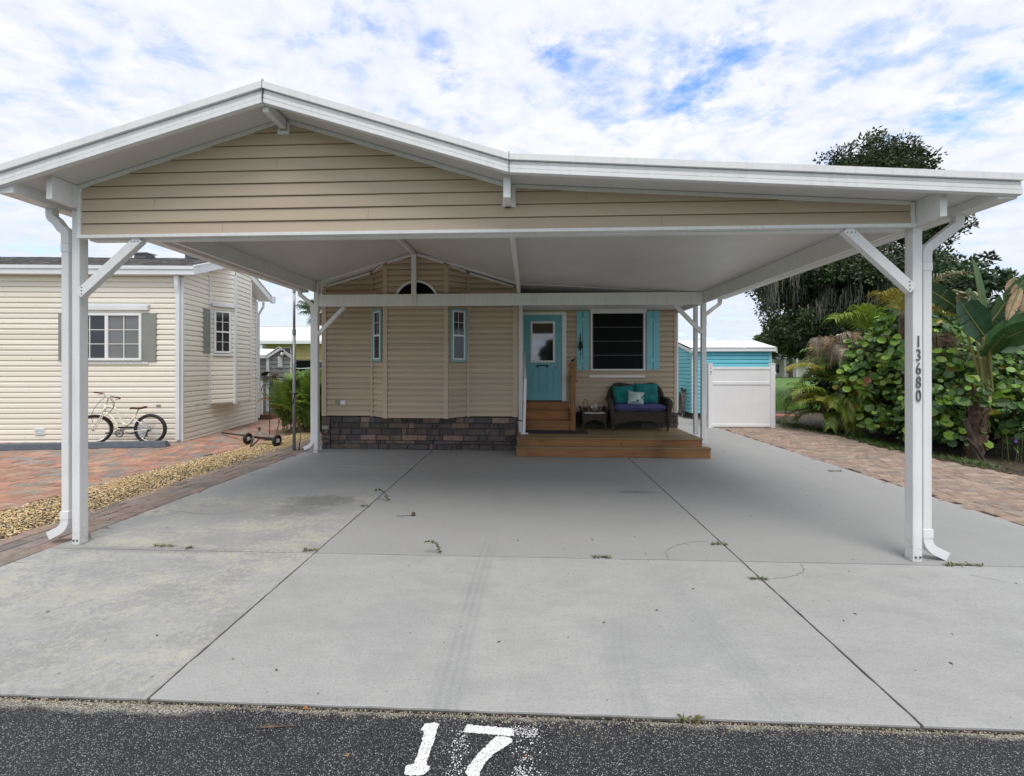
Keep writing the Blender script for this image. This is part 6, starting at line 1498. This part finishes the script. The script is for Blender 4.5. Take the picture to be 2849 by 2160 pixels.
# palm clump on the left
pc = thing('pygmy_palm_clump', 'dense arching green palm clump between the cream house and the steel pole', 'palm', (-5.95, 10.2, -.03)); stem, lv, dead = MB(), MB(), MB()
for i in range(330):
    b_ = (R(-6.32, -4.9), R(9.75, 11.2), R(.0, .8)); az = R(0, 2 * pi)
    frond(lv, stem, b_, az, radians(R(66, 89)), R(.75, 1.12), R(.5, 1.7), 18, R(.20, .30), .028, random.choice(((.19, .32, .04), (.14, .25, .033), (.095, .18, .028), (.24, .34, .045), (.065, .13, .023))), cs=(.16, .17, .04), r=.008, tipdrop=.3)
for i in range(12): frond(dead, stem, (R(-6.5, -5.3), R(9.8, 10.6), R(.3, 1.0)), R(3.2, 6.2), radians(R(30, 70)), .5, 2, 16, .2, .016, random.choice(((.30, .19, .04), (.26, .15, .05))), r=.007)
for i in range(40): stem.tube([(R(-6.5, -5.3), R(9.85, 10.8), -.03), (R(-6.5, -5.3), R(9.85, 10.8), R(.4, .7))], .012, 5, (.3, .22, .12))
stem.build('stems', mt['stem'], pc); lv.build('fronds', mt['leaf'], pc); dead.build('dead_fronds', mt['dry'], pc)
cpm = thing('cabbage_palm', 'fan-leaved cabbage palm rising behind the yellow home beside the carport corner', 'palm', (-14.2, 26.8, 0)); stem, lv, tr_ = MB(), MB(), MB()
tr_.tube(sm_([(-14.2, 26.8, -.1), (-14.2, 26.8, 3), (-14.25, 26.6, 5.4)]), .17, 10)
for i in range(26): fan(lv, stem, (-14.25, 26.4, 5.5), rdir(-.7, .95), R(.6, 1.05), random.choice(((.05, .09, .03), (.07, .12, .035), (.04, .075, .028))), 24, .62)
fan(lv, stem, (-14.3, 26.0, 5.6), (-.8, -.5, .15), .65, (.06, .10, .035), 30, .7)
tr_.build('trunk', mt['palmbark'], cpm); stem.build('stems', mt['stem'], cpm); lv.build('fronds', mt['leaf'], cpm)
lp = thing('light_green_palm', 'light yellow green palm fronds seen in the gap beside the tan house', 'palm', (-12.1, 24.3, 0)); stem, lv, tr_ = MB(), MB(), MB(); tr_.tube([(-12.1, 27.5, -.1), (-12.1, 27.5, 3.4)], .09, 8)
for i in range(16): frond(lv, stem, (-12.1, 27.5, 3.4), 2 * pi * i / 16, radians(R(30, 80)), R(1.2, 1.9), R(1.3, 2.2), 18, .45, .05, (.2, .28, .05))
tr_.build('trunk', mt['palmbark'], lp); stem.build('stems', mt['stem'], lp); lv.build('fronds', mt['leaf'], lp)

# crack weeds on the drive
WG = [(.075, .14, .03), (.05, .10, .02), (.11, .17, .04)]
def weed(label, x, y, kind, s=1., cols=WG):
    o = thing('crack_weed', label, 'weed', (x, y, -.003)); st_, lv = MB(), MB()
    if kind == 'sprig':
        pts = sm_([(x, y, 0), (x - .03 * s, y, .08 * s), (x - .10 * s, y - .01, .15 * s), (x - .19 * s, y - .02, .15 * s)]); st_.tube(pts, .0035, 5)
        for i, p in enumerate(pts[2:]):
            for _ in range(2): leaf(lv, p, rdir(-.4, .7), rdir(.2, 1), R(.03, .05) * s, .022 * s, jit(random.choice(cols), .2))
    else:
        for i in range(int(34 * s)):
            a = R(0, 6.3); p = V((x + R(-.09, .09) * s, y + R(-.02, .02), .0))
            leaf(lv, p, (cos(a), sin(a) * .5, R(.1, .9)), (0, 0, 1), R(.02, .05), R(.006, .014), jit(random.choice(cols), .25))
        st_.tube([(x - .08 * s, y, .001), (x, y + .005, .012), (x + .09 * s, y - .004, .004)], .0025, 4)
    st_.build('stem', mt['stem'], o); lv.build('leaves', mt['leaf'], o)
weed('leafy green sprig leaning from the left joint under the carport', -1.76, 4.95, 'sprig', .95)
weed('green tuft in the left joint just below the leafy sprig', -1.99, 5.33 - .55, 'tuft', .6)
weed('curling green sprig standing in the cross joint of the middle slab', -.80, 3.60, 'sprig', .72)
weed('small green mat in the cross joint of the middle slab', .66, 3.575, 'tuft', 1.0)
weed('olive weed where the right joint nears the cross joint', 1.81, 3.88, 'tuft', .8)
weed('flat green weed in the right joint on the roadside slab', 1.84, 3.26, 'tuft', .9)
weed('brownish green weed spreading from the right downspout elbow', 3.72, 3.555, 'tuft', 1.7, [(.10, .12, .03), (.14, .13, .05), (.07, .09, .02)])
weed('dry straw coloured tuft in the cross joint near the left post', -3.45, 3.63, 'tuft', 1.2, [(.38, .33, .2), (.32, .27, .15), (.2, .2, .08)])
weed('tiny green tuft right of the straw coloured tuft', -3.17, 3.60, 'tuft', .5)
weed('brown weed at the corner where the cross joint meets the left joint', -2.02, 3.60, 'tuft', .8, [(.10, .09, .04), (.14, .12, .05)])
weed('yellowish weed at the asphalt edge by the right joint', .78, 1.95, 'tuft', .5, [(.18, .17, .05), (.12, .13, .03)])
weed('small weed by the brick edge of the concrete on the right', 4.98, 6.68, 'tuft', 1.2)
m = MB()   # moss and grass in the left paver joints
for i in range(1500):
    x, y = random.choice(((-4.49 - abs(random.gauss(0, .02)), R(2, 8)), (R(-5.2, -4.5), R(2, 8)), (-5.12 - .1 * 0 + random.gauss(0, .05), R(2.4, 8)), (-4.45 + random.gauss(0, .12), 7.75 + random.gauss(0, .06))))
    if sin(x * 9 + y * 5) + sin(y * 3.1) < .5: continue
    a = R(0, 6.3); leaf(m, (x, y, -.006), (cos(a), sin(a), R(.2, 1)), (0, 0, 1), R(.015, .045), R(.004, .009), jit(random.choice(((.09, .12, .03), (.13, .14, .05), (.06, .085, .02))), .25), .1)
tag(m.build('joint_grass', mt['leaf']), 'fine grass and moss in the joints of the brick walk', kind='stuff')
m = MB()
for i in range(700):
    cx, cy = random.choice(((-5.3, 5.2), (-5.25, 4.6), (-5.5, 5.9), (-5.9, 4.7), (-5.3, 6.4), (-5.6, 3.6), (-5.4, 4.1), (-5.2, 7.0)))
    a = R(0, 6.3); leaf(m, (random.gauss(cx, .09), random.gauss(cy, .16), .012), (cos(a), sin(a), R(.3, 1.2)), (0, 0, 1), R(.02, .06), R(.005, .011), jit(random.choice(((.10, .14, .035), (.15, .17, .06), (.07, .10, .025))), .25), .1)
tag(m.build('chip_weeds', mt['leaf']), 'thin weeds sprouting through the golden stone chips', kind='stuff')
m = MB()   # specks of leaf and grit on the concrete
for i in range(130):
    x, y = R(-4.3, 5.1), R(2.1, 8.2) if i % 3 else R(5, 7.4); a = R(0, 6.3)
    if i % 5 == 0: m.tube([(x, y, .003), (x + .025 * cos(a), y + .025 * sin(a), .004)], .0014, 4, (.10, .085, .07))
    else: leaf(m, (x, y, .002), (cos(a), sin(a), .15), (0, 0, 1), R(.008, .03), R(.005, .014), jit(random.choice(((.11, .08, .05), (.07, .06, .05), (.16, .12, .07), (.10, .11, .05))), .3), .2)
tag(m.build('drive_debris', mt['dry']), 'specks of dry leaf and twig scattered on the concrete', kind='stuff')
m = MB(); m.sphere((-1.31, 4.49, .022), .024, 10); m.tube([(-1.33, 4.49, .005), (-1.42, 4.475, .004), (-1.5, 4.47, .003)], .003, 4); tag(m.build('dried_seed_pod', mt['palmbark'], smooth=True), 'round brown dried seed pod with a stalk on the middle slab', 'seed pod')
m = MB(); m.tube([(-1.285, 1.83, -.006), (-1.21, 1.838, -.005), (-1.11, 1.848, -.005)], [.004, .005, .003], 6); tag(m.build('twig', mt['palmbark']), 'pale straight twig lying on the asphalt left of the painted number', 'twig')
for i, (x, y, s, c, lb) in enumerate(((-1.13, 1.945, .035, (.40, .17, .06), 'orange dry leaf on the grit at the slab edge'), (-.79, 1.71, .022, (.42, .25, .12), 'tan dry leaf on the asphalt between the twig and the painted number'), (.93, 1.68, .018, (.45, .24, .08), 'orange brown leaf on the asphalt far right of the painted number'), (-.02, 1.75, .018, (.30, .10, .05), 'red brown leaf beside the painted seven'))):
    m = MB(); leaf(m, (x, y, -.010), (cos(i * 2.), sin(i * 2.), .12), (0, 0, 1), s, s * .7, c, .3); tag(m.build('dry_leaf', mt['dry']), lb, 'leaf')
# lawn blades where the turf is seen close
m = MB()
for i in range(26000):
    y = 14.8 + abs(random.gauss(0, 5)); x = R(.50, .72) * y + R(-.4, .8)
    a = R(0, 6.3); h_ = R(.03, .08); p = V((x, y, -.077)); w_ = R(.005, .011)
    m.add([p - V((cos(a) * w_, sin(a) * w_, 0)), p + V((cos(a) * w_, sin(a) * w_, 0)), p + V((R(-.03, .03), R(-.03, .03), h_))], [(0, 1, 2)], jit(random.choice(((.09, .19, .025), (.12, .23, .035), (.07, .15, .022))), .2))
tag(m.build('grass', mt['leaf']), 'mown green grass of the lawn beyond the brick path', kind='stuff')

# woods closing the horizon
m = MB(); bl_ = []
for i in range(120):
    a = radians(R(-88, 88)); d_ = R(105, 150); bl_.append((sin(a) * d_, cos(a) * d_, R(1.2, 2.6), R(4, 7), R(3, 5), R(2, 3.4)))
crown(m, bl_, 1.3, .8, DK, per=34)
tag(m.build('distant_woods', mt['leafd']), 'low dark woods along the horizon beyond the lawn', kind='stuff')
# across the road, behind the camera: what the door glass mirrors and what shades the porch
for x, y, r_, k_ in ((-16, -20, 1, 1.1), (22, -20, 3, 1.2), (2.6, -19, 5, .46)):
    q = dup(ftr, (x, y, -.05), r_, 'dark round-crowned tree across the road behind the camera', k_); q['group'] = 'trees across the road'

# ================================================================== SKY, SUN, CAMERA
SUN_EL, SUN_AZ = radians(64), radians(172)
w = bpy.data.worlds.new('World'); sc.world = w; w.use_nodes = True; t = w.node_tree
bg = t.nodes['Background']; sky = node(t, 'ShaderNodeTexSky', sky_type='NISHITA', sun_disc=False)
sky.sun_elevation = SUN_EL; sky.sun_rotation = SUN_AZ; sky.air_density = 1.0; sky.dust_density = .2; sky.ozone_density = 3.
tc = node(t, 'ShaderNodeTexCoord'); dv = tc.outputs['Generated']
sep = node(t, 'ShaderNodeSeparateXYZ'); t.links.new(dv, sep.inputs[0])
den = math_(t, 'ADD', math_(t, 'MAXIMUM', sep.outputs[2], 0.), .16)
cmb = node(t, 'ShaderNodeCombineXYZ'); t.links.new(math_(t, 'DIVIDE', sep.outputs[0], den), cmb.inputs[0]); t.links.new(math_(t, 'DIVIDE', sep.outputs[1], den), cmb.inputs[1])
mp = node(t, 'ShaderNodeMapping'); mp.inputs['Rotation'].default_value = (0, 0, radians(-25)); mp.inputs['Scale'].default_value = (1, 1.25, 1); t.links.new(cmb.outputs[0], mp.inputs[0]); cv = mp.outputs[0]
n1 = noise_(t, cv, 3.2, 10, .58, .3); n2 = noise_(t, cv, 9, 9, .62, .25); n3 = noise_(t, cv, 1.1, 5, .5)
cov = math_(t, 'ADD', math_(t, 'MULTIPLY', n1, .58), math_(t, 'MULTIPLY', n2, .42))
gm = ramp_(t, math_(t, 'ADD', math_(t, 'MULTIPLY', noise_(t, cv, 3.6, 10, .66, .6), .55), math_(t, 'MULTIPLY', noise_(t, cv, 11, 9, .7, .3), .45)), .40, .60)
def gap(x, y, rad, amt):
    u, v = (x - 1106) / 859., (793 - y) / 859.; th = atan2(35, 859)
    d = V((u * cos(th) - sin(th), u * sin(th) + cos(th), v)).normalized()
    dt = node(t, 'ShaderNodeVectorMath', operation='DOT_PRODUCT'); t.links.new(dv, dt.inputs[0]); dt.inputs[1].default_value = d
    return math_(t, 'MULTIPLY', ramp_(t, dt.outputs['Value'], cos(radians(rad)), cos(radians(rad * .2)), 0, amt * 1.25), gm)
for a in ((1560, 150, 8, .13), (1480, 195, 5, .12), (1250, 35, 7, .16), (1190, 75, 4, .10), (955, 145, 3.5, .17), (765, 40, 3.5, .15), (1640, 95, 5, .08), (2170, 205, 6, .11), (2090, 215, 4, .06), (1360, 320, 6, .07), (1190, 330, 5, .06), (1900, 110, 6, .07), (1300, 250, 4, .07)):
    cov = math_(t, 'SUBTRACT', cov, gap(*a))
cloud = ramp_(t, cov, .22, .46)
cl = mix_(t, ramp_(t, math_(t, 'ADD', math_(t, 'MULTIPLY', n2, .6), math_(t, 'MULTIPLY', n1, .4)), .40, .58), (.74, .81, .95), (.96, .97, .985))
cl = mix_(t, ramp_(t, n3, .42, .62, 0, .4), cl, (.80, .85, .955))
cl = mix_(t, ramp_(t, sep.outputs[2], .02, .34, .75, 0), cl, (.72, .83, .96))
sk = node(t, 'ShaderNodeVectorMath', operation='MULTIPLY'); t.links.new(sky.outputs[0], sk.inputs[0]); sk.inputs[1].default_value = (1.9, 2.25, 3.0)
# the cloud layer is given as radiance at background strength .1
cs2 = node(t, 'ShaderNodeVectorMath', operation='SCALE'); t.links.new(cl, cs2.inputs[0]); cs2.inputs['Scale'].default_value = 8.0
fin = mix_(t, cloud, sk.outputs[0], cs2.outputs[0])
t.links.new(fin, bg.inputs[0]); bg.inputs[1].default_value = .1
sl_ = bpy.data.lights.new('sun', 'SUN'); sl_.energy = 2.0; sl_.angle = radians(32); sl_.color = (1, .965, .91)
so_ = bpy.data.objects.new('sun', sl_); col.objects.link(so_)
sdv = V((sin(SUN_AZ) * cos(SUN_EL), cos(SUN_AZ) * cos(SUN_EL), sin(SUN_EL))); so_.rotation_euler = sdv.to_track_quat('Z', 'Y').to_euler(); so_.location = sdv * 60
cd = bpy.data.cameras.new('camera'); cam = bpy.data.objects.new('camera', cd); col.objects.link(cam); sc.camera = cam
cd.sensor_width = 36; cd.lens = 36 * 859 / 2212; cd.shift_y = -45.5 / 2212; cd.clip_end = 1500; cd.clip_start = .05
cam.location = (0, 0, 1.7); cam.rotation_euler = (radians(90), 0, atan2(35, 859))
sc.view_settings.view_transform = 'Standard'; sc.view_settings.look = 'None'; sc.view_settings.exposure = .38; sc.view_settings.gamma = 1
sc.render.engine = 'CYCLES'; sc.cycles.max_bounces = 12; sc.cycles.diffuse_bounces = 9; sc.cycles.glossy_bounces = 4; sc.cycles.use_denoising = True
